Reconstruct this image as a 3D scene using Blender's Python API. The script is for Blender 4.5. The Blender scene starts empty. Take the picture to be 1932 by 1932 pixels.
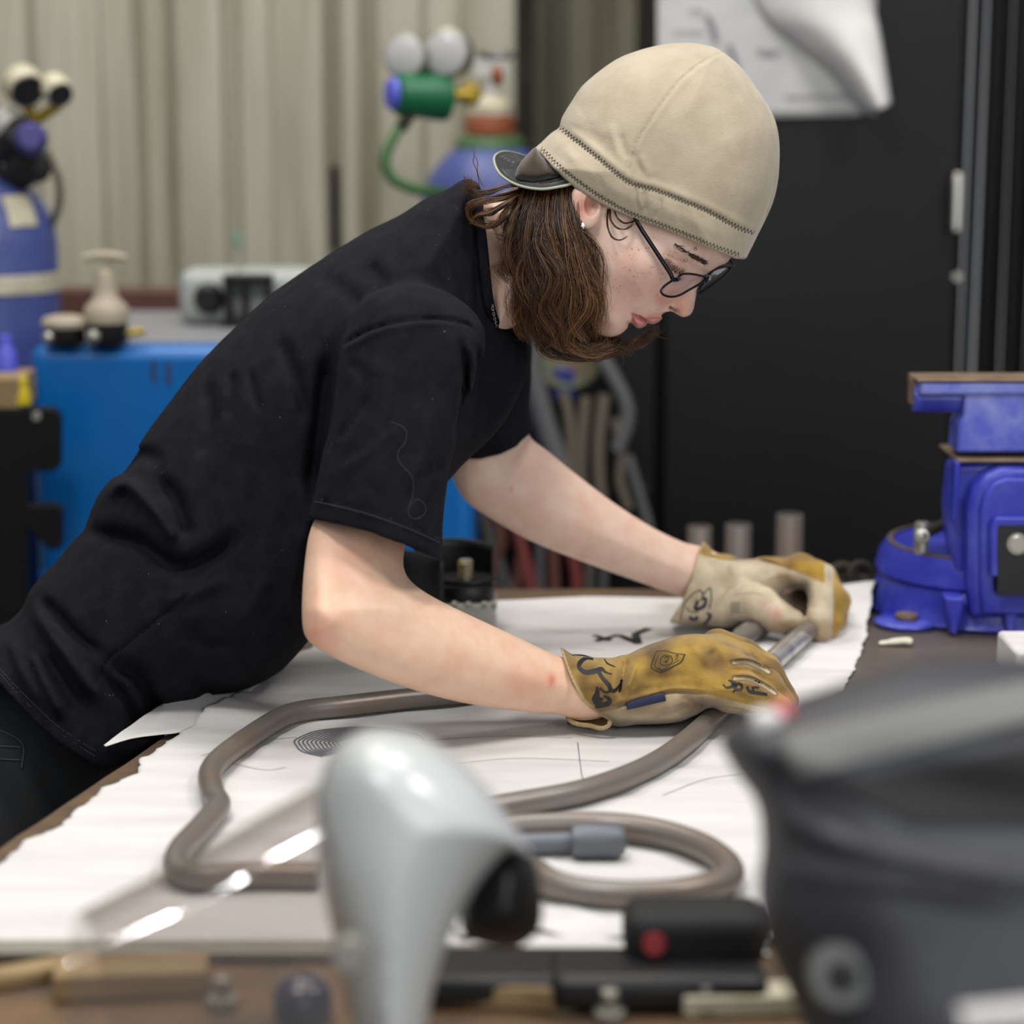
import bpy, math, random
import numpy as np
from mathutils import Vector

# ------------------------------------------------------------------ camera, world, lights, exposure
FPX = 4200.0                      # focal length in pixels of the 1932 px frame
PITCH = math.radians(11.0)
CAMZ = 1.49
TABLE = 0.90
CP, SP = math.cos(PITCH), math.sin(PITCH)
COL = bpy.context.scene.collection
scn = bpy.context.scene

cd = bpy.data.cameras.new('camera')
cam_o = bpy.data.objects.new('camera', cd)
COL.objects.link(cam_o)
cam_o.location = (0, 0, CAMZ)
cam_o.rotation_euler = (math.pi / 2 - PITCH, 0, 0)
cd.sensor_width = 36.0
cd.lens = 36.0 * FPX / 1932.0
cd.clip_start = 0.05
cd.clip_end = 60
cd.dof.use_dof = True
cd.dof.focus_distance = 2.05
cd.dof.aperture_fstop = 2.7
scn.camera = cam_o

scn.view_settings.view_transform = 'Standard'
scn.view_settings.look = 'None'
scn.view_settings.gamma = 1.0
scn.view_settings.use_curve_mapping = False
scn.view_settings.exposure = 0.0
scn.cycles.use_denoising = True
scn.cycles.max_bounces = 6
scn.cycles.diffuse_bounces = 3
scn.cycles.glossy_bounces = 3
scn.cycles.transmission_bounces = 6
scn.cycles.transparent_max_bounces = 12
scn.cycles.caustics_reflective = False
scn.cycles.caustics_refractive = False
scn.cycles.sample_clamp_indirect = 4.0

w = bpy.data.worlds.new('world')
scn.world = w
w.use_nodes = True
w.node_tree.nodes['Background'].inputs[0].default_value = (0.80, 0.83, 0.86, 1)
w.node_tree.nodes['Background'].inputs[1].default_value = 0.30

def area_light(name, loc, target, size, power, col=(1, 1, 1), size_y=None):
    l = bpy.data.lights.new(name, 'AREA')
    l.energy = power
    l.color = col
    l.size = size
    if size_y:
        l.shape = 'RECTANGLE'
        l.size_y = size_y
    o = bpy.data.objects.new(name, l)
    o.location = loc
    d = Vector(target) - Vector(loc)
    o.rotation_euler = d.to_track_quat('-Z', 'Y').to_euler()
    COL.objects.link(o)
    return o

area_light('high_bay_lamp', (-0.5, 0.75, 3.3), (0.05, 2.05, 1.0), 0.42, 26, (1.0, 0.97, 0.93))
area_light('high_bay_lamp', (1.5, 1.2, 3.3), (0.1, 2.1, 1.0), 0.5, 27, (1.0, 0.97, 0.94))
area_light('high_bay_lamp', (-0.6, 3.3, 3.6), (-0.4, 3.8, 1.2), 1.0, 26, (1.0, 0.96, 0.90))
area_light('high_bay_lamp', (0.4, 2.4, 3.5), (0.15, 2.2, 0.9), 0.7, 20, (1.0, 0.97, 0.95))

for lx, ly, lz in ((-1.93, 0.52, 2.9), (-1.75, 0.70, 2.9), (-1.57, 0.88, 2.9), (-1.22, 1.15, 2.9)):
    area_light('strip_lamp', (lx, ly, lz), (0.0, 1.4, 1.0), 0.05, 1.7, (0.98, 1.0, 1.0))
area_light('fill_light', (0.9, -0.5, 1.75), (0.1, 2.1, 1.1), 1.5, 26, (0.95, 0.98, 1.0))  # soft frontal fill added to brighten the face, no window there
area_light('high_bay_lamp', (-0.9, 2.6, 3.6), (-0.7, 3.9, 1.7), 0.8, 16, (1.0, 0.98, 0.94))

# ------------------------------------------------------------------ helpers: colour, materials
def lin(c):
    if isinstance(c, str):
        c = tuple(int(c[i:i + 2], 16) / 255 for i in (0, 2, 4))
    return tuple((x / 12.92 if x <= 0.04045 else ((x + 0.055) / 1.055) ** 2.4) for x in c[:3]) + (1.0,)

def mat(name, col, rough=0.5, metal=0.0, col2=None, nscale=20.0, bump=0.0, bscale=60.0, bdist=0.002,
        detail=4.0, lo=0.35, hi=0.65, stretch=None, sheen=0.0, sss=0.0, coat=0.0, vcol=False, extra=None, spec=None):
    m = bpy.data.materials.new(name)
    m.use_nodes = True
    nt = m.node_tree
    N, L = nt.nodes, nt.links
    b = N['Principled BSDF']
    b.inputs['Roughness'].default_value = rough
    b.inputs['Metallic'].default_value = metal
    b.inputs['Base Color'].default_value = lin(col)
    if spec is not None:
        b.inputs['Specular IOR Level'].default_value = spec
    if sheen:
        b.inputs['Sheen Weight'].default_value = sheen
        b.inputs['Sheen Roughness'].default_value = 0.5
    if coat:
        b.inputs['Coat Weight'].default_value = coat
    if sss:
        b.inputs['Subsurface Weight'].default_value = sss
        b.inputs['Subsurface Radius'].default_value = (1.0, 0.35, 0.2)
        b.inputs['Subsurface Scale'].default_value = 0.006
    tc = N.new('ShaderNodeTexCoord')
    mp = N.new('ShaderNodeMapping')
    L.new(tc.outputs['Object'], mp.inputs[0])
    if stretch:
        mp.inputs['Scale'].default_value = stretch
    base = None
    if vcol:
        a = N.new('ShaderNodeVertexColor')
        a.layer_name = 'Col'
        base = a.outputs['Color']
    if col2 is not None:
        n = N.new('ShaderNodeTexNoise')
        n.inputs['Scale'].default_value = nscale
        n.inputs['Detail'].default_value = detail
        n.inputs['Roughness'].default_value = 0.62
        L.new(mp.outputs[0], n.inputs[0])
        r = N.new('ShaderNodeMapRange')
        r.inputs['From Min'].default_value = lo
        r.inputs['From Max'].default_value = hi
        L.new(n.outputs[0], r.inputs[0])
        mx = N.new('ShaderNodeMix')
        mx.data_type = 'RGBA'
        L.new(r.outputs[0], mx.inputs[0])
        mx.inputs[6].default_value = lin(col)
        mx.inputs[7].default_value = lin(col2)
        if vcol:
            mx.blend_type = 'MULTIPLY'
            L.new(base, mx.inputs[6])
        base = mx.outputs[2]
    if base is not None:
        L.new(base, b.inputs['Base Color'])
    if bump:
        n2 = N.new('ShaderNodeTexNoise')
        n2.inputs['Scale'].default_value = bscale
        n2.inputs['Detail'].default_value = 3
        L.new(mp.outputs[0], n2.inputs[0])
        bp = N.new('ShaderNodeBump')
        bp.inputs['Strength'].default_value = bump
        bp.inputs['Distance'].default_value = bdist
        L.new(n2.outputs[0], bp.inputs['Height'])
        L.new(bp.outputs[0], b.inputs['Normal'])
    if extra:
        extra(m, nt, b, mp, base)
    return m

# ------------------------------------------------------------------ helpers: places
# camera-space (x right, y down, z along the view) -> world; used only to read places off the photograph
def c2w(v):
    v = np.asarray(v, dtype=float)
    x, y, z = v[..., 0], v[..., 1], v[..., 2]
    return np.stack([x, z * CP - y * SP, CAMZ - z * SP - y * CP], -1)

def cs(px, py, z):
    return np.stack([(np.asarray(px, float) - 966) / FPX * z, (np.asarray(py, float) - 966) / FPX * z,
                     np.asarray(z, float) + 0 * np.asarray(px, float)], -1)

def Q(px, py, z):                 # point seen at pixel px,py at depth z
    return c2w(cs(px, py, z))

def P(px, py, Y):                 # point seen at pixel px,py at world Y
    a, b = (px - 966) / FPX, (py - 966) / FPX
    s = Y / (CP - b * SP)
    return np.array([a * s, Y, CAMZ - s * SP - b * CP * s])

def T(px, py, z=TABLE):           # point seen at pixel px,py on a horizontal plane
    a, b = (px - 966) / FPX, (py - 966) / FPX
    s = (CAMZ - z) / (SP + b * CP)
    return np.array([a * s, s * (CP - b * SP), z])

# ------------------------------------------------------------------ helpers: objects
def tag(o, label=None, cat=None, group=None, kind=None):
    if label: o['label'] = label
    if cat: o['category'] = cat
    if group: o['group'] = group
    if kind: o['kind'] = kind
    return o

def thing(name, label, cat, loc, group=None):
    o = bpy.data.objects.new(name, None)
    o.empty_display_size = 0.05
    COL.objects.link(o)
    o.location = [float(x) for x in loc]
    bpy.context.view_layer.update()
    return tag(o, label, cat, group)

def link(name, me, m, parent=None, smooth=0.7):
    if m is not None:
        for mm in (m if isinstance(m, (list, tuple)) else [m]):
            me.materials.append(mm)
    if smooth is not None:
        me.shade_smooth()
        if smooth < 3:
            me.set_sharp_from_angle(angle=smooth)
    o = bpy.data.objects.new(name, me)
    COL.objects.link(o)
    if parent is not None:
        o.parent = parent
        o.matrix_parent_inverse = parent.matrix_world.inverted()
    return o

def np_mesh(name, V, F, cols=None):
    me = bpy.data.meshes.new(name)
    V = np.asarray(V, np.float32); F = np.asarray(F, np.int32)
    k = F.shape[1]
    me.vertices.add(len(V)); me.vertices.foreach_set('co', V.ravel())
    me.loops.add(F.size); me.loops.foreach_set('vertex_index', F.ravel())
    me.polygons.add(len(F))
    me.polygons.foreach_set('loop_start', np.arange(0, F.size, k, dtype=np.int32))
    if cols is not None:
        a = me.color_attributes.new('Col', 'FLOAT_COLOR', 'POINT')
        c = np.ones((len(V), 4), np.float32); c[:, :3] = cols
        a.data.foreach_set('color', c.ravel())
    me.update(calc_edges=True)
    me.validate()
    return me

def spline(pts, n=8, closed=False):
    """Catmull-Rom through pts (any dimension)."""
    p = np.asarray(pts, float)
    if closed:
        q = np.concatenate([p[-1:], p, p[:2]])
    else:
        q = np.concatenate([2 * p[:1] - p[1:2], p, 2 * p[-1:] - p[-2:-1]])
    out = []
    t = np.linspace(0, 1, n, endpoint=False)[:, None]
    for i in range(1, len(q) - 2):
        a, b, c, d = q[i - 1], q[i], q[i + 1], q[i + 2]
        out.append(0.5 * ((2 * b) + (c - a) * t + (2 * a - 5 * b + 4 * c - d) * t ** 2 + (3 * b - a - 3 * c + d) * t ** 3))
    if not closed:
        out.append(q[-2:-1])
    return np.concatenate(out)

class MB:
    """collects shapes into one mesh"""
    def __init__(s):
        s.v = []; s.f = []; s.n = 0
    def add(s, V, F):
        V = np.asarray(V, float)
        s.v.append(V)
        s.f += [tuple(int(i) + s.n for i in f) for f in F]
        s.n += len(V)
        return s
    def box(s, c, size, rot=None, taper=1.0):
        x, y, z = [k / 2 for k in size]
        V = np.array([(-x, -y, -z), (x, -y, -z), (x, y, -z), (-x, y, -z),
                      (-x * taper, -y * taper, z), (x * taper, -y * taper, z), (x * taper, y * taper, z), (-x * taper, y * taper, z)])
        if rot is not None: V = V @ np.asarray(rot).T
        return s.add(V + np.asarray(c), [(0, 3, 2, 1), (4, 5, 6, 7), (0, 1, 5, 4), (1, 2, 6, 5), (2, 3, 7, 6), (3, 0, 4, 7)])
    def lathe(s, prof, c=(0, 0, 0), axis=(0, 0, 1), n=32, caps=True, arc=2 * math.pi, squash=(1, 1)):
        """prof: (radius, height) list"""
        a = np.asarray(axis, float); a /= np.linalg.norm(a)
        h = np.array([1, 0, 0]) if abs(a[0]) < 0.9 else np.array([0, 1, 0])
        u = np.cross(h, a); u /= np.linalg.norm(u); w = np.cross(a, u)
        full = arc > 6.28
        m = n if full else n + 1
        th = np.arange(m) * arc / n
        V = []
        for r, z in prof:
            V.append(np.asarray(c) + a * z + np.outer(np.cos(th) * r * squash[0], u) + np.outer(np.sin(th) * r * squash[1], w))
        F = []
        for i in range(len(prof) - 1):
            for j in range(m if full else m - 1):
                k = (j + 1) % m
                F.append((i * m + j, i * m + k, (i + 1) * m + k, (i + 1) * m + j))
        if caps and full:
            F.append(tuple(range(m))[::-1])
            F.append(tuple((len(prof) - 1) * m + j for j in range(m)))
        return s.add(np.concatenate(V), F)
    def cyl(s, a, b, r, r2=None, n=24):
        a = np.asarray(a, float); b = np.asarray(b, float); L = np.linalg.norm(b - a)
        r2 = r if r2 is None else r2
        e = min(r, r2) * 0.08
        return s.lathe([(r - e, 0), (r, e), (r2, L - e), (r2 - e, L)], a, (b - a) / L, n)
    def tube(s, pts, r, n=12, closed=False, flat=1.0, up=(0, 0, 1)):
        p = np.asarray(pts, float); m = len(p)
        r = np.broadcast_to(np.asarray(r, float), (m,))
        t = np.roll(p, -1, 0) - np.roll(p, 1, 0)
        if not closed:
            t[0] = p[1] - p[0]; t[-1] = p[-1] - p[-2]
        t /= np.maximum(np.linalg.norm(t, axis=1), 1e-9)[:, None]
        u = np.cross(t[0], np.asarray(up, float))
        if np.linalg.norm(u) < 1e-3: u = np.cross(t[0], (1, 0, 0.1))
        u /= np.linalg.norm(u)
        th = np.arange(n) * 2 * math.pi / n
        V = np.empty((m, n, 3))
        for i in range(m):
            u = u - t[i] * np.dot(u, t[i]); u /= max(np.linalg.norm(u), 1e-9)
            w = np.cross(t[i], u)
            V[i] = p[i] + r[i] * (np.outer(np.cos(th), u) + flat * np.outer(np.sin(th), w))
        F = []
        for i in range(m if closed else m - 1):
            k = (i + 1) % m
            for j in range(n):
                l = (j + 1) % n
                F.append((i * n + j, i * n + l, k * n + l, k * n + j))
        if not closed:
            F.append(tuple(range(n))[::-1]); F.append(tuple((m - 1) * n + j for j in range(n)))
        return s.add(V.reshape(-1, 3), F)
    def prism(s, poly, depth, fn):
        """polygon in 2-D, extruded; fn(u, v, w) -> xyz"""
        k = len(poly)
        V = [fn(u, v, 0) for u, v in poly] + [fn(u, v, depth) for u, v in poly]
        F = [tuple(range(k)), tuple(range(2 * k - 1, k - 1, -1))]
        F += [(i, i + k, (i + 1) % k + k, (i + 1) % k) for i in range(k)]
        return s.add(np.array(V, float), F)
    def sphere(s, c, r, n=16, sq=(1, 1, 1)):
        m = n // 2
        V = [];
        for i in range(m + 1):
            a = math.pi * i / m
            for j in range(n):
                b = 2 * math.pi * j / n
                V.append((c[0] + r * sq[0] * math.sin(a) * math.cos(b), c[1] + r * sq[1] * math.sin(a) * math.sin(b), c[2] + r * sq[2] * math.cos(a)))
        F = [(i * n + j, (i + 1) * n + j, (i + 1) * n + (j + 1) % n, i * n + (j + 1) % n) for i in range(m) for j in range(n)]
        return s.add(V, F)
    def build(s, name, m, parent=None, smooth=0.7, bevel=0, seg=2, angle=0.6):
        me = bpy.data.meshes.new(name)
        me.from_pydata([tuple(map(float, x)) for x in np.concatenate(s.v)], [], s.f)
        me.validate()
        import bmesh
        bm = bmesh.new(); bm.from_mesh(me)
        bmesh.ops.recalc_face_normals(bm, faces=bm.faces)
        bm.to_mesh(me); bm.free()
        o = link(name, me, m, parent, smooth)
        if bevel:
            b = o.modifiers.new('bevel', 'BEVEL'); b.width = bevel; b.segments = seg; b.limit_method = 'ANGLE'; b.angle_limit = angle
        return o

def sheet(fn, nu, nv, th=0.0):
    """grid mesh of fn(u, v) with u, v in 0..1 (arrays), optional thickness"""
    u, v = np.meshgrid(np.linspace(0, 1, nu), np.linspace(0, 1, nv), indexing='ij')
    V = fn(u, v).reshape(-1, 3)
    i = np.arange(nu * nv).reshape(nu, nv)
    F = np.stack([i[:-1, :-1], i[1:, :-1], i[1:, 1:], i[:-1, 1:]], -1).reshape(-1, 4)
    return V, F

# ------------------------------------------------------------------ helpers: implicit surfaces
def surface_nets(Vv, lo, h):
    s = Vv < 0
    sh = np.array(Vv.shape)
    c = np.zeros(sh - 1, np.uint8)
    for dx in (0, 1):
        for dy in (0, 1):
            for dz in (0, 1):
                c += s[dx:sh[0] - 1 + dx, dy:sh[1] - 1 + dy, dz:sh[2] - 1 + dz]
    act = (c > 0) & (c < 8)
    ii = np.argwhere(act)
    idx = -np.ones(sh - 1, np.int32)
    idx[act] = np.arange(len(ii))
    cor = [(a, b, d) for a in (0, 1) for b in (0, 1) for d in (0, 1)]
    val = {k: Vv[ii[:, 0] + k[0], ii[:, 1] + k[1], ii[:, 2] + k[2]] for k in cor}
    acc = np.zeros((len(ii), 3)); cnt = np.zeros(len(ii))
    for a in cor:
        for ax in range(3):
            if a[ax] == 0:
                b = list(a); b[ax] = 1; b = tuple(b)
                va, vb = val[a], val[b]
                cr = (va < 0) != (vb < 0)
                t = np.where(cr, va / np.where(cr, va - vb, 1), 0)
                p = np.tile(np.array(a, float), (len(ii), 1)); p[:, ax] += t
                acc[cr] += p[cr]; cnt[cr] += 1
    V = lo + h * (ii + acc / cnt[:, None])
    F = []
    for ax in range(3):
        sl = [slice(1, -1)] * 3; sl[ax] = slice(0, None)
        A = np.take(s, range(0, sh[ax] - 1), axis=ax); B = np.take(s, range(1, sh[ax]), axis=ax)
        cr = A != B
        o1, o2 = [k for k in range(3) if k != ax]
        m = np.zeros_like(cr); q = [slice(None)] * 3; q[o1] = slice(1, -1); q[o2] = slice(1, -1); m[tuple(q)] = True
        e = np.argwhere(cr & m)
        flip = A[e[:, 0], e[:, 1], e[:, 2]]
        def at(d1, d2):
            g = e.copy(); g[:, o1] -= d1; g[:, o2] -= d2
            return idx[g[:, 0], g[:, 1], g[:, 2]]
        qd = np.stack([at(1, 1), at(0, 1), at(0, 0), at(1, 0)], -1)
        if ax == 1: flip = ~flip
        qd[~flip] = qd[~flip][:, ::-1]
        F.append(qd)
    return V, np.concatenate(F)

def mesh_sdf(f, lo, hi, h, slack=1.6, newton=2):
    lo = np.asarray(lo, float); hi = np.asarray(hi, float)
    nb = np.ceil((hi - lo) / (8 * h)).astype(int)
    n = nb * 8 + 1
    g = np.stack(np.meshgrid(*[np.arange(k) for k in nb], indexing='ij'), -1).reshape(-1, 3)
    cen = lo + (g * 8 + 4) * h
    d = f(cen)
    A = np.full(n, 1.0, np.float32)
    act = np.abs(d) < 0.87 * 8 * h * slack
    for b in g[(~act) & (d < 0)]:
        A[b[0] * 8:b[0] * 8 + 9, b[1] * 8:b[1] * 8 + 9, b[2] * 8:b[2] * 8 + 9] = -1
    ga = g[act]
    off = np.stack(np.meshgrid(*[np.arange(9)] * 3, indexing='ij'), -1).reshape(-1, 3)
    for k in range(0, len(ga), 1200):
        b = ga[k:k + 1200]
        ix = (b[:, None, :] * 8 + off[None]).reshape(-1, 3)
        A[ix[:, 0], ix[:, 1], ix[:, 2]] = f(lo + ix * h)
    V, F = surface_nets(A, lo, h)
    e = h * 0.5
    for _ in range(newton):
        d0 = f(V)
        gr = np.stack([f(V + np.eye(3)[k] * e) - f(V - np.eye(3)[k] * e) for k in range(3)], -1) / (2 * e)
        g2 = np.maximum((gr ** 2).sum(1), 0.2)
        st = -(d0 / g2)[:, None] * gr
        L = np.linalg.norm(st, axis=1)[:, None]
        V = V + st * np.minimum(1, h * 0.5 / np.maximum(L, 1e-9))
    return V, F

def smin(a, b, k):
    h = np.clip(0.5 + 0.5 * (b - a) / k, 0, 1)
    return b + (a - b) * h - k * h * (1 - h)
def smax(a, b, k):
    return -smin(-a, -b, k)
def capsule(p, a, b, r1, r2=None):
    a = np.asarray(a, float); b = np.asarray(b, float)
    r2 = r1 if r2 is None else r2
    ab = b - a
    t = np.clip(((p - a) @ ab) / (ab @ ab), 0, 1)
    return np.linalg.norm(p - a - t[:, None] * ab, axis=1) - (r1 + (r2 - r1) * t)
def chain(p, pts, rs, k=0.004):
    d = None
    for i in range(len(pts) - 1):
        c = capsule(p, pts[i], pts[i + 1], rs[i], rs[i + 1])
        d = c if d is None else smin(d, c, k)
    return d
def ell(p, c, r, R=None):
    q = p - np.asarray(c)
    if R is not None: q = q @ np.asarray(R).T
    r = np.asarray(r, float)
    k0 = np.linalg.norm(q / r, axis=1); k1 = np.linalg.norm(q / r ** 2, axis=1)
    return k0 * (k0 - 1) / np.maximum(k1, 1e-9)

def seg_dist(pts, X, Y):
    p = np.asarray(pts, float); d = None
    for a, b in zip(p[:-1], p[1:]):
        ab = b - a; L = max(ab @ ab, 1e-9)
        t = np.clip(((X - a[0]) * ab[0] + (Y - a[1]) * ab[1]) / L, 0, 1)
        q = (X - a[0] - t * ab[0]) ** 2 + (Y - a[1] - t * ab[1]) ** 2
        d = q if d is None else np.minimum(d, q)
    return np.sqrt(d)

class Map2:
    """2-D map over a pixel rectangle with bilinear look-up"""
    def __init__(s, x0, y0, x1, y1, st=2.0):
        s.x0, s.y0, s.st = x0, y0, st
        s.X, s.Y = np.meshgrid(np.arange(x0, x1 + st, st), np.arange(y0, y1 + st, st), indexing='ij')
        s.A = np.zeros(s.X.shape)
    def __call__(s, px, py):
        u = np.clip((px - s.x0) / s.st, 0, s.A.shape[0] - 1.001); v = np.clip((py - s.y0) / s.st, 0, s.A.shape[1] - 1.001)
        i = u.astype(int); j = v.astype(int); a = u - i; b = v - j
        A = s.A
        return (A[i, j] * (1 - a) + A[i + 1, j] * a) * (1 - b) + (A[i, j + 1] * (1 - a) + A[i + 1, j + 1] * a) * b
    def poly(s, pts, smooth=6, closed=True):
        """signed distance in px (negative inside)"""
        q = spline(pts, smooth, True) if smooth else np.asarray(pts, float)
        q = np.concatenate([q, q[:1]])
        d = seg_dist(q, s.X, s.Y)
        ins = np.zeros(s.X.shape, bool)
        for a, b in zip(q[:-1], q[1:]):
            c = ((a[1] > s.Y) != (b[1] > s.Y)) & (s.X < (b[0] - a[0]) * (s.Y - a[1]) / (b[1] - a[1] + 1e-12) + a[0])
            ins ^= c
        s.A = np.where(ins, -d, d)
        return s
    def stroke(s, pts, sigma, amp, sm=5):
        """gaussian groove (amp > 0) or ridge (amp < 0), widths in px, amp in m; fades at the ends"""
        q = spline(pts, sm)
        p = q; d = np.full(s.X.shape, 1e9); t = np.zeros(s.X.shape); n = len(p) - 1
        for i in range(n):
            a, b = p[i], p[i + 1]; ab = b - a; L = max(ab @ ab, 1e-9)
            tt = np.clip(((s.X - a[0]) * ab[0] + (s.Y - a[1]) * ab[1]) / L, 0, 1)
            k = (s.X - a[0] - tt * ab[0]) ** 2 + (s.Y - a[1] - tt * ab[1]) ** 2
            m = k < d; d = np.where(m, k, d); t = np.where(m, (i + tt) / n, t)
        fade = np.clip(np.minimum(t, 1 - t) * 5 + 0.15, 0, 1)
        s.A += amp * fade * np.exp(-d / sigma ** 2)
        return s
    def blob(s, x, y, sx, sy, amp, ang=0):
        c, n = math.cos(ang), math.sin(ang)
        u = (s.X - x) * c + (s.Y - y) * n; v = -(s.X - x) * n + (s.Y - y) * c
        s.A += amp * np.exp(-(u / sx) ** 2 - (v / sy) ** 2)
        return s

def pix(p):
    return 966 + FPX * p[:, 0] / p[:, 2], 966 + FPX * p[:, 1] / p[:, 2]

def inflate(p, m2, z0, R, W, disp=None, power=2.0):
    """solid whose outline is the polygon map m2 (px), thickness W (m) around depth z0 (number or fn(px,py))"""
    px, py = pix(p)
    zc = z0(px, py) if callable(z0) else z0
    if callable(W): W = W(px, py)
    d2 = m2(px, py) * (zc / FPX)
    q = np.maximum(1 + d2 / R, 0)
    if power == 2.0:
        d = (np.sqrt(q * q + ((p[:, 2] - zc) / W) ** 2) - 1) * np.minimum(R, W)
    else:
        d = ((q ** power + np.abs((p[:, 2] - zc) / W) ** power) ** (1 / power) - 1) * np.minimum(R, W)
    if disp is not None:
        d = d + disp(px, py) * (p[:, 2] < zc + 0.3 * W)
    return d

_rs = np.random.RandomState(7).rand(64, 64, 64).astype(np.float32)
def vnoise(p, s):
    q = p * s; i = np.floor(q).astype(int); f = q - i; f = f * f * (3 - 2 * f)
    r = 0
    for a in (0, 1):
        for b in (0, 1):
            for c in (0, 1):
                w = (f[:, 0] if a else 1 - f[:, 0]) * (f[:, 1] if b else 1 - f[:, 1]) * (f[:, 2] if c else 1 - f[:, 2])
                r = r + w * _rs[(i[:, 0] + a) & 63, (i[:, 1] + b) & 63, (i[:, 2] + c) & 63]
    return r - 0.5

def on_surface(f, px, py, z0, z1, off=0.0, n=60):
    """first depth where f < 0 along the sight line; returns camera-space points, off m nearer"""
    px = np.asarray(px, float); py = np.asarray(py, float)
    z = np.full(px.shape, float(z0)); hit = np.zeros(px.shape, bool); st = (z1 - z0) / n
    zz = np.full(px.shape, float(z1))
    for k in range(n):
        d = f(cs(px, py, z0 + st * (k + 1)))
        new = (d < 0) & ~hit
        zz[new] = z0 + st * (k + 1); hit |= new
    a = zz - st; b = zz.copy()
    for _ in range(12):
        m = (a + b) / 2; d = f(cs(px, py, m)); ins = d < 0
        b = np.where(ins, m, b); a = np.where(ins, a, m)
    return cs(px, py, b - off), hit

def body(name, f, lo, hi, h, m, parent, paint=None, slack=1.6, newton=2):
    """implicit surface in camera space -> object in the world"""
    V, F = mesh_sdf(f, lo, hi, h, slack, newton)
    cols = paint(V) if paint else None
    W = c2w(V)
    t0, t1, t2 = W[F[:, 0]], W[F[:, 1]], W[F[:, 2]]
    if (t0 * np.cross(t1, t2)).sum() < 0: F = F[:, ::-1]
    return link(name, np_mesh(name, W, F, cols), m, parent, smooth=4)

def box_px(x0, y0, x1, y1, z0, z1):
    """camera-space bounding box of a pixel rectangle between two depths"""
    c = np.array([cs(x, y, z) for x in (x0, x1) for y in (y0, y1) for z in (z0, z1)])
    return c.min(0), c.max(0)

def ribbon(mb, pts, wd):
    """flat ribbon along world points with width wd facing the sight line"""
    p = np.asarray(pts, float); t = np.gradient(p, axis=0); v = p - np.array([0, 0, CAMZ])
    n = np.cross(t, v); n /= np.maximum(np.linalg.norm(n, axis=1), 1e-9)[:, None]
    w = np.broadcast_to(wd, (len(p),))[:, None] / 2
    V = np.concatenate([p - n * w, p + n * w]); m = len(p)
    mb.add(V, [(i, i + 1, m + i + 1, m + i) for i in range(m - 1)])
# ------------------------------------------------------------------ materials
M = {}
M['wall'] = mat('painted_steel_cream', 'aba796', 0.55, 0.0, '8b8672', 2.2, 0.15, 9, 0.004, stretch=(7, 1, 0.55), lo=0.42, hi=0.70)
M['wall_dark'] = mat('painted_steel_shade', 'b8b39e', 0.6, 0.0, '98927c', 2.0, 0.15, 9, 0.004, stretch=(7, 1, 0.6))
M['rust'] = mat('rusty_steel', '3d3429', 0.75, 0.15, '1d1a14', 12, 0.3, 60)
M['black_sheet'] = mat('black_sheet_steel', '0c0c0e', 0.5, 0.0, '08080a', 4, 0.2, 5, 0.01, spec=.3)
M['black'] = mat('black_plastic', '0a0a0b', 0.45)
M['black_rubber'] = mat('black_rubber', '131314', 0.7)
M['concrete'] = mat('concrete', '6f6b64', 0.85, 0.0, '55514b', 6, 0.3, 80)
M['paper'] = mat('white_paper', 'dcd9d6', 0.8, 0.0, 'cfccca', 6, 0.10, 30, 0.002, stretch=(1, 4, 1))
M['paper_grey'] = mat('printed_paper', 'c9c8c6', 0.8, 0.0, 'b3b3b2', 9)
M['table'] = mat('rusty_table_steel', '57483a', 0.55, 0.2, '75593d', 12, 0.4, 45, 0.003, stretch=(1, 1.2, 1), lo=0.4, hi=0.65)
M['table_grey'] = mat('worn_table_steel', '5a524c', 0.5, 0.3, '6b5f55', 10, 0.25, 45, 0.002)
M['blue_machine'] = mat('sky_blue_enamel', '0567b4', 0.33, 0.0, '0460a8', 3, 0.0)
M['grey_top'] = mat('grey_enamel', '85868a', 0.45)
M['vise_blue'] = mat('cobalt_enamel', '2f35a8', 0.34, 0.0, '5560c4', 12, 0.12, 90, 0.001, lo=0.45, hi=0.75)
M['vise_worn'] = mat('worn_cobalt_enamel', '5059c0', 0.4, 0.0, '8890cf', 14, 0.12, 90, 0.001, lo=0.4, hi=0.65)
M['vise_rust'] = mat('bare_rusty_iron', '6e5746', 0.6, 0.4, '8a7662', 30, 0.3, 90, 0.001)
M['steel'] = mat('bright_steel', 'b9b6ae', 0.28, 0.9)
M['zinc'] = mat('dull_zinc', 'a09e94', 0.45, 0.7)
M['alu'] = mat('cast_aluminium', 'c6c4bd', 0.5, 0.1, 'a9a7a0', 20, 0.2, 120, 0.0006)
M['tube'] = mat('mill_scale_steel', '7f7974', 0.40, 0.4, '857569', 14, 0.3, 90, 0.0008, lo=0.4, hi=0.66)
M['tube_bright'] = mat('ground_steel', 'cbc9c5', 0.30, 0.6, '8f8b86', 22, 0.1, 90, 0.0005)
M['cyl_blue'] = mat('navy_cylinder_paint', '37437f', 0.45, 0.0, '4a5690', 8)
M['cream'] = mat('cream_paint', 'c3bda6', 0.5, 0.0, 'ada48c', 30)
M['brass'] = mat('brass', 'b59a3c', 0.35, 0.7)
M['green'] = mat('green_knob', '0c5f3a', 0.4)
M['green_hose'] = mat('green_hose_rubber', '3d6236', 0.55)
M['blue_cap'] = mat('blue_cap', '4f53c0', 0.4)
M['glass_dial'] = mat('gauge_face', 'b5b4b2', 0.25, 0.0, coat=0.6)
M['beige'] = mat('beige_paint', 'a89c88', 0.5)
M['red_hose'] = mat('red_hose_rubber', '84413c', 0.5)
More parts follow.
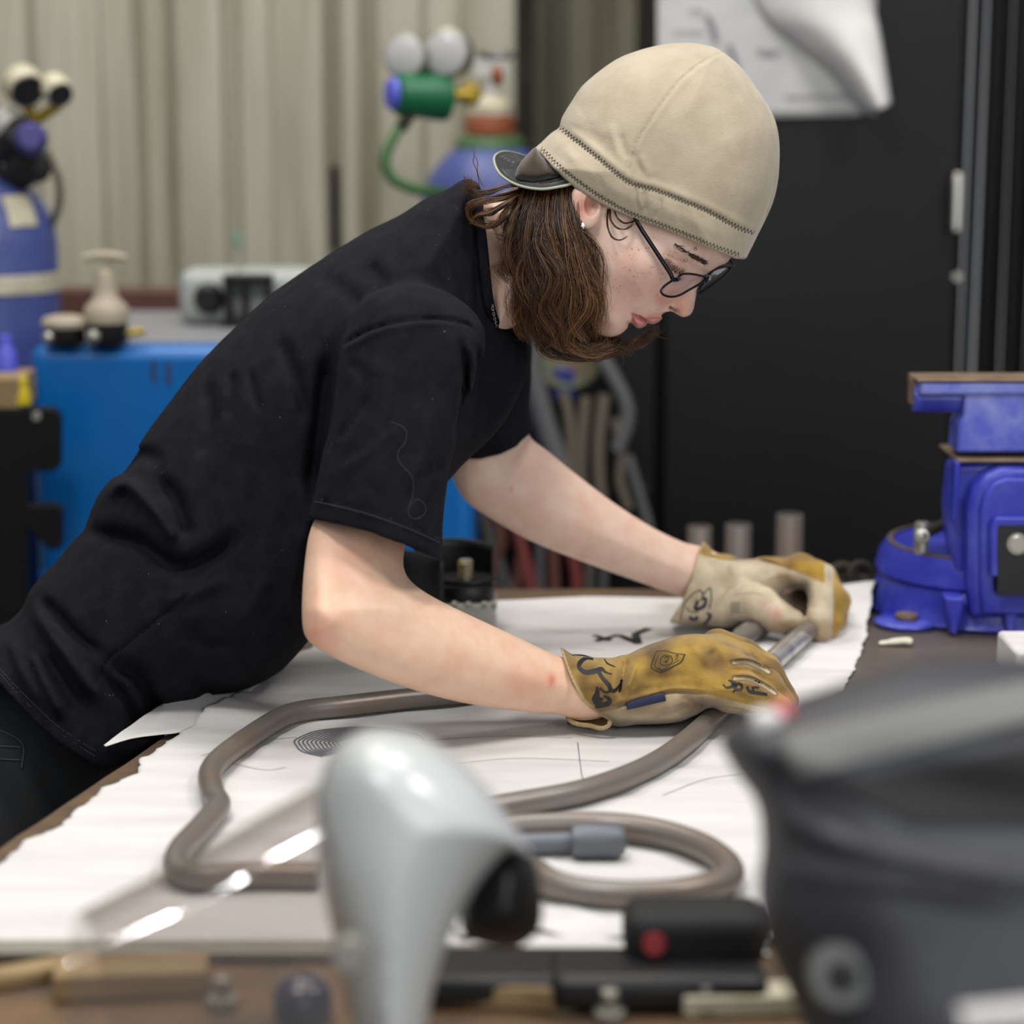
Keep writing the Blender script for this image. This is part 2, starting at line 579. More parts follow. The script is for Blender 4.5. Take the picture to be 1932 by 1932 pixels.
M['brown_hose'] = mat('brown_hose_rubber', '6d4336', 0.55)
M['grey_hose'] = mat('grey_hose_rubber', '5d5c5c', 0.5)
M['khaki_hose'] = mat('khaki_hose_rubber', '645c4e', 0.55)
M['orange'] = mat('rust_orange_paint', '8a4a2c', 0.6)
M['green_paint'] = mat('green_band_paint', '3d5a33', 0.55)
M['wood'] = mat('raw_wood', '9c845e', 0.7, 0.0, '7d6644', 6, 0.2, 40, stretch=(1, 8, 8))
M['yellow'] = mat('yellow_plastic', 'c9b416', 0.45)
M['ink'] = mat('black_ink', '1a1a1f', 0.6)
M['ink_grey'] = mat('grey_ink', '77727a', 0.7)
M['chalk'] = mat('soapstone', 'd8d2bf', 0.7)
M['red'] = mat('red_plastic', '8a1c22', 0.5)

# ------------------------------------------------------------------ floor, walls
f = MB(); f.box((0.2, 1.8, -0.05), (8, 6.4, 0.1)); tag(f.build('floor', M['concrete']), kind='structure')

WY = 3.9
def wx(px, Y=WY): return float(P(px, 400, Y)[0])
def corrugated(name, bps, m, Y, zt=3.2, z0=0.0, par=None):
    """bps: (px, depth) break points of the pressed sheet"""
    pts = [(wx(p, Y), Y + d) for p, d in bps]
    V = []; F = []; th = 0.004
    for x, y in pts:
        V += [(x, y, z0), (x, y, zt)]
    n = len(pts)
    for x, y in pts:
        V += [(x, y + th, z0), (x, y + th, zt)]
    for i in range(n - 1):
        F.append((2 * i, 2 * i + 2, 2 * i + 3, 2 * i + 1))
        a = 2 * n + 2 * i
        F.append((a, a + 1, a + 3, a + 2))
    mb = MB(); mb.add(V, F)
    return mb.build(name, m, par, smooth=None, bevel=0.004)

wall = tag(MB().box(((wx(1003) - 2.6) / 2, WY + 0.09, 1.6), (wx(1003) + 2.6, 0.03, 3.2)).build('wall_back', M['wall_dark'], smooth=None), kind='structure')
corrugated('wall_panel', [(-1800, .04), (-1500, .04), (-1480, 0), (-1320, 0), (-1300, .04), (-1210, .04), (-1190, 0), (-1010, 0), (-990, .04), (-900, .04), (-880, 0), (-700, 0), (-680, .04), (-590, .04), (-570, 0), (-390, 0), (-370, .04), (-262, .045)], M['wall'], WY, par=wall)
corrugated('wall_panel', [(-264, .04), (-170, .04), (-150, 0), (-60, 0), (-40, .03), (60, .03), (80, 0), (163, 0), (170, .01), (196, .01), (203, 0), (261, 0), (276, .045), (318, .045)], M['wall'], WY, par=wall)
corrugated('wall_panel', [(312, .05), (338, .0), (424, 0), (432, .03), (450, .03), (458, 0), (514, 0), (520, .008), (612, .008), (622, .055), (642, .055)], M['wall'], WY, par=wall)
corrugated('wall_panel', [(636, .05), (650, 0), (682, 0), (690, .035), (706, .035), (716, 0), (795, 0), (806, .02), (866, .02), (876, 0), (972, 0), (980, .07)], M['wall'], WY, par=wall)
for a, b, y0, y1 in ((611, 640, 312, 470), (684, 704, 320, 382)):
    mb = MB(); c = (P(a, y0, WY + .045) + P(b, y1, WY + .045)) / 2
    s = P(b, y0, WY) - P(a, y1, WY)
    mb.box(c, (abs(s[0]), 0.012, abs(s[2])))
    mb.build('rust_patch', M['rust'], wall, bevel=0.004)
col = MB(); col.box((wx(989, 3.98), 3.98, 1.6), (0.036, 0.06, 3.2)); tag(col.build('trim_1', M['rust'], smooth=None, bevel=0.004), kind='structure')
w2 = tag(MB().box((wx(1110, 4.34), 4.38, 1.6), (0.5, 0.03, 3.2)).build('wall_far', M['wall_dark'], smooth=None), kind='structure')
corrugated('wall_panel', [(985, 0), (1035, 0), (1042, .03), (1062, .03), (1070, 0), (1120, 0), (1128, .03), (1146, .03), (1155, 0), (1205, 0), (1212, .03), (1260, .03)], M['wall_dark'], 4.32, par=w2)

M['strip'] = mat('black_vinyl', '0e0d0f', 0.6, spec=.3)
# tall black steel cabinet with handle
BY = 3.45
t = thing('steel_cabinet', 'tall black steel cabinet behind the worker with a sheet of paper taped on it', 'cabinet', (wx(1600, BY), BY + 0.3, 0))
xa, xb = wx(1238, BY), wx(1826, BY)
MB().box(((xa + xb) / 2, BY + 0.32, 1.35), (xb - xa, 0.6, 2.7)).build('cabinet_body', M['black_sheet'], t, bevel=0.01)
MB().box(((xa + xb) / 2, BY + 0.008, 1.36), (xb - xa - 0.03, 0.02, 2.6)).build('cabinet_door', M['black_sheet'], t, bevel=0.004)
h = MB(); a = P(1806, 325, BY - 0.03); b = P(1803, 438, BY - 0.03)
h.box((a + b) / 2, (0.014, 0.02, abs(a[2] - b[2]))); h.box((a + b) / 2 + [0, 0.022, 0.03], (0.01, 0.03, 0.012)); h.box((a + b) / 2 + [0, 0.022, -0.03], (0.01, 0.03, 0.012))
h.build('handle', M['steel'], t, bevel=0.004)
MB().cyl(P(1806, 522, BY - 0.004), P(1806, 522, BY + 0.01), 0.007).build('lock_barrel', M['zinc'], t)
# black strip curtain on the right
t = thing('strip_curtain', 'black hanging strip curtain at the right edge beside the steel cabinet', 'curtain', (wx(1900, BY), BY - 0.02, 0))
for i, (px, wd, dy) in enumerate(((1836, 20, 0.03), (1858, 30, 0.0), (1884, 30, 0.035), (1908, 30, 0.0), (1934, 32, 0.03), (1960, 32, 0), (1990, 32, .03))):
    x = wx(px, BY); hw = wd / 4200 * BY / 2
    V, F = sheet(lambda u, v: np.stack([x + (u - .5) * 2 * hw, BY - 0.02 + dy + 0.012 * np.cos((u - .5) * 3) + 0.006 * np.sin(v * 7 + i), 2.7 * v + 0.02], -1), 9, 14)
    mb = MB(); mb.add(V, F); o = mb.build('strip', M['strip'], t, smooth=3.5)
    s = o.modifiers.new('s', 'SOLIDIFY'); s.thickness = 0.003
# black board behind the hoses
mb = MB(); a = P(900, 600, 3.42); b = P(1232, 1200, 3.42)
mb.box(((a[0] + b[0]) / 2, 3.435, (a[2]) / 2), (b[0] - a[0], 0.03, a[2]))
tag(mb.build('backing_board', M['black_sheet'], smooth=None, bevel=0.004), 'black upright board behind the hanging hoses, left of the cabinet', 'board')

# ------------------------------------------------------------------ paper taped on the cabinet
def cab_paper():
    def fn(u, v):
        px = 1240 + u * (1652 - 1240); py = 226 - v * 420 - u * 8 
        p = np.stack([P(a, b, BY - 0.012) for a, b in zip(px.ravel(), py.ravel())]).reshape(px.shape + (3,))
        p[..., 1] += 0.004 * np.sin(u * 9 + v * 3)
        return p
    V, F = sheet(fn, 24, 24)
    mb = MB(); mb.add(V, F)
    o = mb.build('paper_sheet', M['paper_grey'], None, smooth=3.5)
    s = o.modifiers.new('s', 'SOLIDIFY'); s.thickness = 0.0006
    return tag(o, 'large printed paper sheet taped flat on the black cabinet above the worker', 'paper')
pp = cab_paper()
def curl():                        # its curled corner: cubic flap bending towards the camera
    top = spline([(1380, -160), (1430, 10), (1500, 80), (1570, 140), (1632, 222)], 8)
    out = spline([(1600, -160), (1645, 0), (1660, 60), (1672, 130), (1682, 196)], 8)
    n = len(top)
    def fn(u, v):
        i = (u * (n - 1)).astype(int)
        q = top[i] * (1 - v)[..., None] + out[i] * v[..., None]
        Y = BY - 0.02 - 0.10 * np.sin(v * math.pi * 0.75) * (0.35 + 0.65 * u)
        return np.stack([P(a, b, c) for a, b, c in zip(q[..., 0].ravel(), q[..., 1].ravel(), Y.ravel())]).reshape(u.shape + (3,))
    V, F = sheet(fn, n, 16)
    mb = MB(); mb.add(V, F)
    o = mb.build('curled_corner', M['paper'], pp, smooth=3.5)
    s = o.modifiers.new('s', 'SOLIDIFY'); s.thickness = 0.0006
curl()
for k, (x0, y0, x1, y1) in enumerate(((1335, 30, 1350, 78), (1375, 85, 1392, 140), (1425, 95, 1475, 99), (1432, 104, 1465, 107), (1300, 20, 1330, 23), (1270, 60, 1330, 62), (1480, 185, 1600, 181))):
    mb = MB(); ribbon(mb, [P(x0, y0, BY - 0.0175), P((x0 + x1) / 2 + 3, (y0 + y1) / 2, BY - 0.0175), P(x1, y1, BY - 0.0175)], 0.003 if k > 1 else 0.008)
    mb.build('printed_line', M['ink_grey'], pp, smooth=None)

# ------------------------------------------------------------------ blue welding machine
MY = 3.0
t = thing('welding_machine', 'large sky blue welding machine with a grey top behind the worker', 'machine', (wx(470, MY), MY + 0.22, 0))
a = P(52, 655, MY); b = P(893, 655, MY)
x0, x1, zt = a[0], b[0], a[2]
mb = MB(); mb.box(((x0 + x1) / 2, MY + 0.23, zt / 2 + 0.03), (x1 - x0, 0.46, zt - 0.06))
mb.build('cabinet', M['blue_machine'], t, bevel=0.018, seg=4)
mb = MB(); mb.box(((x0 + x1) / 2 + 0.002, MY + 0.245, zt + 0.001), (x1 - x0 - 0.03, 0.40, 0.006)); mb.build('top_panel', M['grey_top'], t, bevel=0.002)
mb = MB(); mb.box(((x0 + x1) / 2, MY + 0.0, P(0, 1085, MY)[2]), (x1 - x0 - 0.004, 0.012, 0.006)); mb.build('seam_strip', M['blue_machine'], t, bevel=0.002)
for sx in (x0 + 0.06, x1 - 0.06):
    for yy in (MY + 0.06, MY + 0.4):
        MB().cyl((sx, yy, 0), (sx, yy, 0.035), 0.025).build('foot', M['black_rubber'], t)
for px, py in ((290, 700), (318, 705)):
    mb = MB(); q = P(px, py, MY - 0.0008); mb.box(q, (0.005, 0.001, 0.03)); mb.build('paint_chip', M['rust'], t, smooth=None)
TOPZ = zt + 0.004
def on_top(px, py): return T(px, py, TOPZ)

# beige pressure valve with T handle and small capped valve on the machine
t = thing('pressure_valve', 'beige valve with a T handle standing on the blue machine', 'valve', on_top(203, 650))
c = on_top(203, 648); s = 3.2 / 4200
def lat(prof, c, m, name, par, n=28, k=s):
    return MB().lathe([(r * k, z * k) for r, z in prof], c, n=n).build(name, m, par)
lat([(2, 0), (34, 0), (36, 4), (36, 34), (32, 36)], c, M['black'], 'valve_base', t)
lat([(33, 35), (39, 38), (40, 50), (38, 66), (28, 76), (22, 84), (20, 100), (17, 120), (15, 128), (8, 132)], c, M['beige'], 'valve_bonnet', t)
mb = MB(); mb.cyl(c + [0, 0, 128 * s], c + [0, 0, 150 * s], 5 * s); mb.tube([c + [-38 * s, 0, 152 * s], c + [-10 * s, 0, 156 * s], c + [10 * s, 0, 156 * s], c + [38 * s, 0, 152 * s]], [6 * s, 8 * s, 8 * s, 6 * s], 12)
mb.build('t_handle', M['beige'], t)
MB().sphere(c + [-18 * s, -34 * s, 16 * s], 13 * s).build('sight_glass', M['zinc'], t)
mb = MB(); mb.cyl(c + [34 * s, 0, 18 * s], c + [66 * s, 0, 22 * s], 7 * s); mb.build('brass_outlet', M['brass'], t)
t = thing('capped_fitting', 'low round beige capped fitting left of the T handle valve', 'fitting', on_top(122, 650))
c = on_top(124, 648)
lat([(2, 0), (34, 0), (36, 3), (36, 26), (30, 28)], c, M['black'], 'fitting_base', t)
lat([(30, 27), (40, 30), (42, 38), (38, 46), (24, 50), (2, 51)], c, M['beige'], 'cap', t)
MB().sphere(c + [-24 * s, -28 * s, 14 * s], 12 * s).build('sight_glass', M['steel'], t)

# wire feeder: pale grey box, black roller and black clamp
t = thing('wire_feeder', 'pale grey wire feeder with a round black vent on the blue machine', 'device', on_top(440, 625))
c = on_top(470, 612)
mb = MB(); W_, H_ = 260 * s * 1.02, 105 * s
mb.box(c + [0.0, 0.03, H_ / 2], (W_, 0.10, H_)); mb.build('feeder_case', mat('light_grey_case', '9fa39f', 0.5), t, bevel=0.02, seg=4)
q = c + [-72 * s, -0.022, 52 * s]
MB().lathe([(2 * s, 0.012), (20 * s, 0.012), (28 * s, 0.004), (30 * s, -0.004)], q, (0, -1, 0), 28).build('vent_disc', M['black'], t)
mb = MB(); q = c + [6 * s, -0.035, 0]
mb.box(q + [-38 * s, 0, 48 * s], (14 * s, 0.03, 96 * s)); mb.box(q + [0, 0, 92 * s], (92 * s, 0.03, 16 * s)); mb.box(q + [40 * s, 0, 62 * s], (12 * s, 0.03, 66 * s)); mb.box(q + [-6 * s, 0.0, 46 * s], (12 * s, 0.022, 90 * s)); mb.box(q + [0, 0, 3 * s], (100 * s, 0.04, 6 * s))
mb.build('feed_clamp', M['black'], t, bevel=0.002)
mb = MB(); mb.cyl(q + [-18 * s, 0, 98 * s], q + [-18 * s, 0, 150 * s], 3 * s); mb.build('adjusting_rod', M['alu'], t)
mb = MB(); mb.cyl(q + [-20 * s, 0, 150 * s], q + [-20 * s, 0, 178 * s], 8 * s); mb.build('green_grip', mat('pale_green_grip', '7f9c86', 0.5), t)

# rusty brown beam lying behind the machine, with a stand
mb = MB(); a = P(60, 572, 3.62); b = P(345, 572, 3.62)
mb.box((a + b) / 2, (b[0] - a[0], 0.06, 0.05)); o = mb.build('steel_beam', mat('oxide_red_paint', '5c3a30', 0.6), bevel=0.004)
tag(o, 'dark red oxide steel beam lying behind the blue machine', 'beam')
mb = MB(); mb.box(((a[0] + b[0]) / 2, 3.62, (a[2] - .025) / 2), (b[0] - a[0] + 0.3, 0.3, a[2] - 0.026))
o = mb.build('storage_box', M['rust'], bevel=0.01); tag(o, 'dark storage box under the red oxide beam behind the blue machine', 'box')

# black notched bracket standing in front of the machine, left edge
BRY = 2.88
poly = [(-260, 770), (100, 770), (113, 784), (113, 878), (102, 890), (52, 890), (52, 952), (106, 952), (116, 962), (116, 1030), (104, 1040), (88, 1034), (52, 995), (52, 1240), (-260, 1240)]
pz = [P(x, y, BRY) for x, y in poly]
mb = MB(); mb.prism([(p[0], p[2]) for p in pz], 0.02, lambda u, v, w_: (u, BRY + w_, v))
t = thing('notched_bracket', 'black notched steel plate standing in front of the blue machine at the left edge', 'bracket', (P(0, 1000, BRY)[0], BRY, 0))
mb.build('plate', M['black_sheet'], t, bevel=0.002, smooth=None)
q = P(0, 1240, BRY); mb = MB(); mb.box((q[0] - 0.09, BRY + 0.05, q[2] / 2), (0.2, 0.12, q[2])); mb.build('stand', M['black_sheet'], t, bevel=0.005)
q = P(70, 785, BRY); mb = MB(); mb.cyl(q + [0, -0.006, 0], q, 0.006); mb.build('bolt', M['zinc'], t)
mb = MB(); mb.box(P(-60, 733, BRY + .05), (0.16, 0.1, 0.042)); o = mb.build('wood_block', M['wood'], bevel=0.003); tag(o, 'light wooden block lying on top of the black notched plate', 'wood block')
mb = MB(); mb.lathe([(.004, 0), (.011, 0), (.012, .004), (.009, .02), (.004, .024)], P(40, 765, BRY) + [0, 0.01, 0.0], n=16); mb.lathe([(.004, .02), (.008, .022), (.008, .034), (.003, .036)], P(40, 765, BRY) + [0, 0.01, 0.0], n=16)
o = mb.build('plastic_cap', M['yellow']); tag(o, 'small yellow plastic cap beside the wooden block at the left edge', 'cap')
mb = MB(); q = P(12, 705, BRY + .07); mb.lathe([(.004, -.02), (.014, -.02), (.015, -.015), (.015, .03), (.010, .036), (.010, .05), (.004, .052)], q, n=20)
o = mb.build('spray_can', M['blue_cap']); tag(o, 'small blue can standing behind the wooden block at the left edge', 'can')

# ------------------------------------------------------------------ gas cylinders
def cylinder(px, py, Y, rpx, label, extra):
    q = P(px, py, Y); k = Y / 4200 * 1.02; r = rpx * k
    t = thing('gas_cylinder', label, 'gas cylinder', (q[0], Y, 0), 'tall blue gas cylinders against the wall')
    zs = q[2]                    # height of the shoulder top
    MB().lathe([(r * .9, 0), (r, .02), (r, zs - r * 1.05), (r * .97, zs - r * .8), (r * .88, zs - r * .55), (r * .72, zs - r * .32), (r * .5, zs - r * .13), (r * .3, zs - r * .03), (r * .22, zs)], (q[0], Y, 0), n=40).build('cylinder_body', M['cyl_blue'], t)
    return t, q, r, zs, k
t, q, r, zs, k = cylinder(-20, 330, 3.25, 118, 'blue gas cylinder with white bands under a black gauge set, far left', None)
prof = lambda z: r * (1.0 if z < zs - r * 1.05 else math.sqrt(max(0.02, 1 - ((z - (zs - r * 1.05)) / (r * 1.07)) ** 2)))
za, zb = P(0, 512, 3.25)[2], P(0, 548, 3.25)[2]
MB().lathe([(r + .001, zb), (r + .003, zb + .002), (r + .003, za - .002), (r + .001, za)], (q[0], 3.25, 0), n=40, caps=False).build('white_band', M['cream'], t)
mb = MB(); c0 = np.array([q[0], 3.25, 0])
for i in range(9):
    a0 = -1.15 + i * 0.17
    for sgn in (1, -1):
        p1 = c0 + [(r + .003) * math.sin(a0), -(r + .003) * math.cos(a0), za + .03]
        p2 = c0 + [(r + .003) * math.sin(a0 + .07 * sgn), -(r + .003) * math.cos(a0 + .07 * sgn), za + .062]
        mb.tube([p1, p2], .0035, 6)
mb.build('worn_lettering', M['cream'], t)
pts = [c0 + [prof(z) * math.sin(.75) * 1.01, -prof(z) * math.cos(.75) * 1.01, z] for z in np.linspace(zs - r * .75, zs - r * .3, 6)]
mb = MB(); mb.tube(pts, .022, 8, flat=0.12); mb.build('shoulder_label', M['cream'], t)
mb = MB(); mb.cyl((q[0], 3.25, zs - .005), (q[0], 3.25, zs + .10), .018); mb.build('valve_stem', M['black'], t)
# regulators of the left cylinder
rt = thing('gauge_regulator', 'black rubber-booted gauge regulator on the far left cylinder', 'regulator', P(30, 300, 3.22))
mb = MB()
for (a, b, rr) in (((20, 345), (60, 300), 34), ((10, 290), (45, 250), 40)):
    mb.tube([P(a[0], a[1], 3.24), P((a[0] + b[0]) / 2, (a[1] + b[1]) / 2, 3.23), P(b[0], b[1], 3.2)], [rr * k * .8, rr * k, rr * k * .8], 18)
mb.sphere(P(72, 320, 3.2), 24 * k); mb.build('regulator_body', M['black_rubber'], rt)
for (px, py, rr, mm) in ((46, 165, 36, 'cream'), (108, 172, 27, 'cream')):
    g = MB(); c = P(px, py, 3.2); ax = np.array([0.5, -0.75, -0.42])
    g.lathe([(rr * k * .9, -.022), (rr * k, -.018), (rr * k, .006), (rr * k * .9, .012)], c, ax, 28); gg = g.build('gauge', M[mm], rt)
    g = MB(); g.lathe([(.001, .0125), (rr * k * .84, .0125), (rr * k * .8, .015)], c, ax, 28); g.build('gauge_dial', M['black'], gg)
    mb = MB(); mb.cyl(c + [0, 0.01, -rr * k * .9], P(66, 228, 3.22), .008); mb.build('gauge_stem', M['brass'], rt)
mb = MB(); mb.lathe([(.002, -.02), (.022, -.02), (.024, -.014), (.022, .02), (.015, .03)], P(58, 262, 3.16), (0.2, -1, 0.1), 22); mb.build('regulator_knob', mat('violet_plastic', '3c3676', 0.5), rt)
mb = MB(); mb.sphere(P(15, 235, 3.22), 36 * k, sq=(1, .8, .9)); mb.build('valve_head', M['alu'], rt)
mb = MB(); mb.tube(spline([P(88, 285, 3.2), P(108, 330, 3.2), P(112, 380, 3.22), P(96, 430, 3.25), P(80, 470, 3.3)], 6), .0055, 8)
o = mb.build('gas_hose', M['khaki_hose']); tag(o, 'thin khaki hose hanging from the far left gauge regulator', 'hose')

t, q, r, zs, k = cylinder(925, 262, 3.62, 128, 'blue gas cylinder with a green neck behind the worker, under the green regulator', None)
MB().lathe([(64 * k, -.01), (66 * k, 0), (60 * k, .012), (54 * k, .016)], (q[0], 3.62, zs - .012), n=36).build('green_collar', M['green_paint'], t)
MB().lathe([(40 * k, 0), (46 * k, .003), (46 * k, .025), (40 * k, .03)], (q[0], 3.62, zs + .006), n=36).build('orange_neck_ring', M['orange'], t)
MB().lathe([(36 * k, 0), (42 * k, .003), (42 * k, .018), (28 * k, .03), (20 * k, .034)], (q[0], 3.62, zs + .035), n=36).build('white_neck_ring', M['cream'], t)
mb = MB(); mb.cyl((q[0], 3.62, zs + .06), (q[0], 3.62, zs + .12), 13 * k); mb.box((q[0], 3.62, zs + .115), (60 * k, .03, 40 * k)); mb.build('cylinder_valve', M['alu'], t, bevel=.004)
mb = MB(); mb.sphere(P(938, 143, 3.27), 13 * k, sq=(.8, 1, 1.3)); mb.build('valve_bung', M['orange'], t)
mb = MB(); mb.lathe([(20 * k, 0), (34 * k, .004), (34 * k, .012), (18 * k, .016)], P(938, 112, 3.3), n=20); mb.build('hand_wheel', M['zinc'], t)
rt = thing('gas_regulator', 'gas regulator with two round gauges and a green knob with blue end', 'regulator', P(800, 175, 3.27))
for px, py, rr, ax in ((765, 105, 38, (-.35, -1, 0)), (842, 100, 40, (-.3, -1, 0))):
    c = P(px, py, 3.25); g = MB()
    g.lathe([(rr * k * .9, -.03), (rr * k, -.026), (rr * k, .002), (rr * k * .9, .006)], c, ax, 32); gg = g.build('gauge', M['zinc'], rt)
    g = MB(); g.lathe([(.001, .0062), (rr * k * .86, .0062), (rr * k * .8, .0075)], c, ax, 32); g.build('gauge_dial', M['glass_dial'], gg)
    g = MB(); g.cyl(c + [0, .01, -rr * k], P(815, 168, 3.27), .007); g.build('gauge_stem', M['brass'], rt)
mb = MB(); mb.lathe([(.008, -.03), (40 * k, -.03), (41 * k, -.02), (38 * k, .0), (34 * k, .045), (26 * k, .05)], P(805, 180, 3.26), (-1, -.45, 0.05), 32); mb.build('pressure_knob', M['green'], rt)
mb = MB(); mb.lathe([(27 * k, .05), (24 * k, .058), (.002, .062)], P(805, 180, 3.26), (-1, -.45, 0.05), 32); mb.build('knob_end', M['blue_cap'], rt)
mb = MB(); mb.lathe([(.01, 0), (36 * k, 0), (38 * k, .01), (30 * k, .035), (14 * k, .04)], P(800, 178, 3.27), (1, .3, 0), 28); mb.build('regulator_body', M['green'], rt)
mb = MB(); mb.cyl(P(832, 182, 3.28), P(905, 176, 3.3), 11 * k); mb.lathe([(12 * k, -.012), (19 * k, -.01), (19 * k, .01), (12 * k, .012)], P(888, 178, 3.3), (1, 0, 0), 6); mb.build('brass_inlet', M['brass'], rt)
mb = MB(); mb.tube(spline([P(772, 218, 3.25), P(745, 255, 3.23), P(727, 300, 3.22), P(738, 335, 3.22), P(775, 355, 3.23), P(820, 362, 3.26), P(870, 366, 3.36)], 8), 9.5 * k, 10)
o = mb.build('gas_hose', M['green_hose']); tag(o, 'green hose looping down from the green gas regulator', 'hose')
mb = MB(); mb.cyl(P(778, 208, 3.25), P(757, 240, 3.23), 11 * k); mb.build('hose_ferrule', M['rust'], rt)

# ------------------------------------------------------------------ hanging hoses and leads
def hose(pts, w_, m, lab, grp, Y=3.35):
    q = [P(a, b, Y + (c[0] if c else 0)) for a, b, *c in pts]
    mb = MB(); mb.tube(spline(q, 7), w_ / 2 / 4200 * Y, 10)
    o = mb.build('hanging_hose', M[m]); tag(o, lab, 'hose', grp)
G1 = 'hoses hanging on the rack under the far arm'
for pts, w_, m, lab in (
    ([(905, 930), (925, 1040), (935, 1100), (950, 1210)], 20, 'khaki_hose', 'khaki hose at the left end of the rack under the far arm'),
    ([(925, 950), (945, 1020), (930, 1080), (945, 1210)], 24, 'brown_hose', 'brown hose second from the left under the far arm'),
    ([(930, 930), (940, 1050), (965, 1130), (990, 1210)], 20, 'grey_hose', 'grey hose crossing the brown hoses under the far arm'),
    ([(965, 960), (985, 1040), (1000, 1110), (1000, 1210)], 26, 'red_hose', 'dull red hose in the middle of the rack under the far arm'),
    ([(990, 970), (978, 1080), (965, 1140), (965, 1210)], 22, 'brown_hose', 'brown hose crossing behind the dull red hose'),
    ([(1020, 960), (1018, 1060), (1020, 1130), (1012, 1210)], 18, 'grey_hose', 'straight grey hose between the red hoses'),
    ([(1040, 970), (1044, 1060), (1046, 1130), (1040, 1210)], 22, 'brown_hose', 'brown hose right of the straight grey hose'),
    ([(1060, 980), (1082, 1060), (1088, 1110), (1078, 1210)], 22, 'red_hose', 'bright red hose at the right end of the rack'),
    ([(1108, 980), (1112, 1060), (1106, 1210)], 18, 'khaki_hose', 'dark khaki lead just right of the bright red hose'),
    ([(1150, 980), (1140, 1060), (1135, 1210)], 16, 'grey_hose', 'thin grey lead farthest right under the far arm')):
    hose(pts, w_, m, lab, G1)
G2 = 'leads hanging behind the worker under the hair'
for pts, w_, m, lab in (
    ([(992, 560), (1000, 680), (1025, 790), (1060, 900), (1075, 1000)], 46, 'grey_hose', 'thick grey lead hanging right of the far sleeve'),
    ([(1110, 640), (1150, 700), (1180, 760), (1182, 800), (1165, 850)], 30, 'grey_hose', 'grey lead curving under the hair'),
    ([(1062, 740), (1075, 800), (1078, 900), (1070, 960)], 24, 'khaki_hose', 'khaki lead looping left of the other two khaki leads'),
    ([(1105, 750), (1098, 830), (1096, 900), (1104, 980)], 24, 'khaki_hose', 'middle one of the three khaki leads behind the arm'),
    ([(1140, 745), (1130, 830), (1130, 900), (1140, 1000)], 26, 'khaki_hose', 'khaki lead right of the other two khaki leads'),
    ([(1160, 790), (1172, 860), (1170, 910), (1186, 960)], 20, 'khaki_hose', 'dark lead with its end turned right'),
    ([(1185, 860), (1205, 930), (1225, 1000), (1240, 1080)], 20, 'grey_hose', 'thin grey lead slanting towards the cabinet')):
    hose(pts, w_, m, lab, G2, 3.34)
t = thing('hose_rack', 'wall rack with a blue holder carrying the hanging hoses', 'rack', P(1060, 725, 3.38))
mb = MB(); mb.box(P(1062, 722, 3.385), (.034, .05, .05)); mb.build('blue_holder', mat('blue_holder', '15206e', 0.5), t, bevel=.004)
mb = MB(); mb.cyl(P(905, 925, 3.39), P(1225, 925, 3.39), .006); mb.build('rack_rail', M['black_sheet'], t)
mb = MB(); 
for px in (915, 1220):
    mb = MB(); mb.cyl(P(px, 925, 3.39), P(px, 925, 3.425), .005); mb.build('rail_bracket', M['black_sheet'], t)
mb = MB(); mb.lathe([(.01, -.01), (.055, -.01), (.06, 0), (.055, .012), (.01, .014)], P(1068, 668, 3.385), (0.1, -1, .3), 28)
mb2 = mb.build('coloured_disc', mat('green_disc_paint', '3f5a3c', 0.5, 0, '6a4a2c', 14), t)

# ------------------------------------------------------------------ three pipes standing behind the table
for px, w_, py, lab in ((1320, 46, 994, 'shortest brown pipe stub just above the far glove cuff'), (1393, 49, 990, 'middle one of the three upright brown pipes behind the table'), (1490, 50, 971, 'tallest brown pipe, right of the other two, behind the table')):
    q = P(px, py, 2.85); r = w_ / 2 / 4200 * 2.86
    mb = MB(); mb.lathe([(r * .8, 0), (r, .002), (r, q[2] - .001), (r * .97, q[2]), (r * .80, q[2]), (r * .8, q[2] - .05), (.001, q[2] - .05)], (q[0], 2.85, 0), n=28, caps=False)
    o = mb.build('upright_pipe', M['tube']); tag(o, lab, 'pipe', 'upright pipes behind the table')
# ------------------------------------------------------------------ work table
L0, L1 = T(0, 1600), T(300, 1397)
d = (L1 - L0) / (L1[1] - L0[1])
def ledge(Y): return L0 + d * (Y - L0[1])
t = thing('work_table', 'rusty steel work table covered with white paper in front of the worker', 'table', (0.25, 1.8, 0))
YN, YF = 1.08, 2.56
rng = np.random.RandomState(3)
Ys = np.linspace(YN, YF, 40)
left = [(ledge(y)[0] + 0.003 * (rng.rand() - .5), y) for y in Ys]
poly = left + [(1.15, YF), (1.15, YN)]
mb = MB(); mb.prism(poly[::-1], 0.014, lambda u, v, w_: (u, v, TABLE - 0.014 + w_))
mb.build('tabletop', M['table'], t, smooth=None, bevel=0.0012)
mb = MB()
c0 = T(1632, 1225)
mb.box((0.71, 1.82, TABLE + 0.0006), (0.86, 1.46, 0.0012)); mb.build('top_plate', M['table_grey'], t, smooth=None)
for a, b, name in (((ledge(1.2)[0] + .05, 1.2), (ledge(2.45)[0] + .05, 2.45), 'rail'), ((1.08, 1.2), (1.08, 2.45), 'rail')):
    mb = MB(); A = np.array([a[0], a[1], TABLE - .045]); Bq = np.array([b[0], b[1], TABLE - .045])
    mb.tube([A, Bq], .035, 4); mb.build(name, M['rust'], t, smooth=None)
for x, y in ((ledge(1.2)[0] + .06, 1.2), (ledge(2.45)[0] + .06, 2.45), (1.08, 1.2), (1.08, 2.45)):
    mb = MB(); mb.box((x, y, (TABLE - .014) / 2), (.05, .05, TABLE - .014)); mb.build('leg', M['rust'], t, bevel=.003)

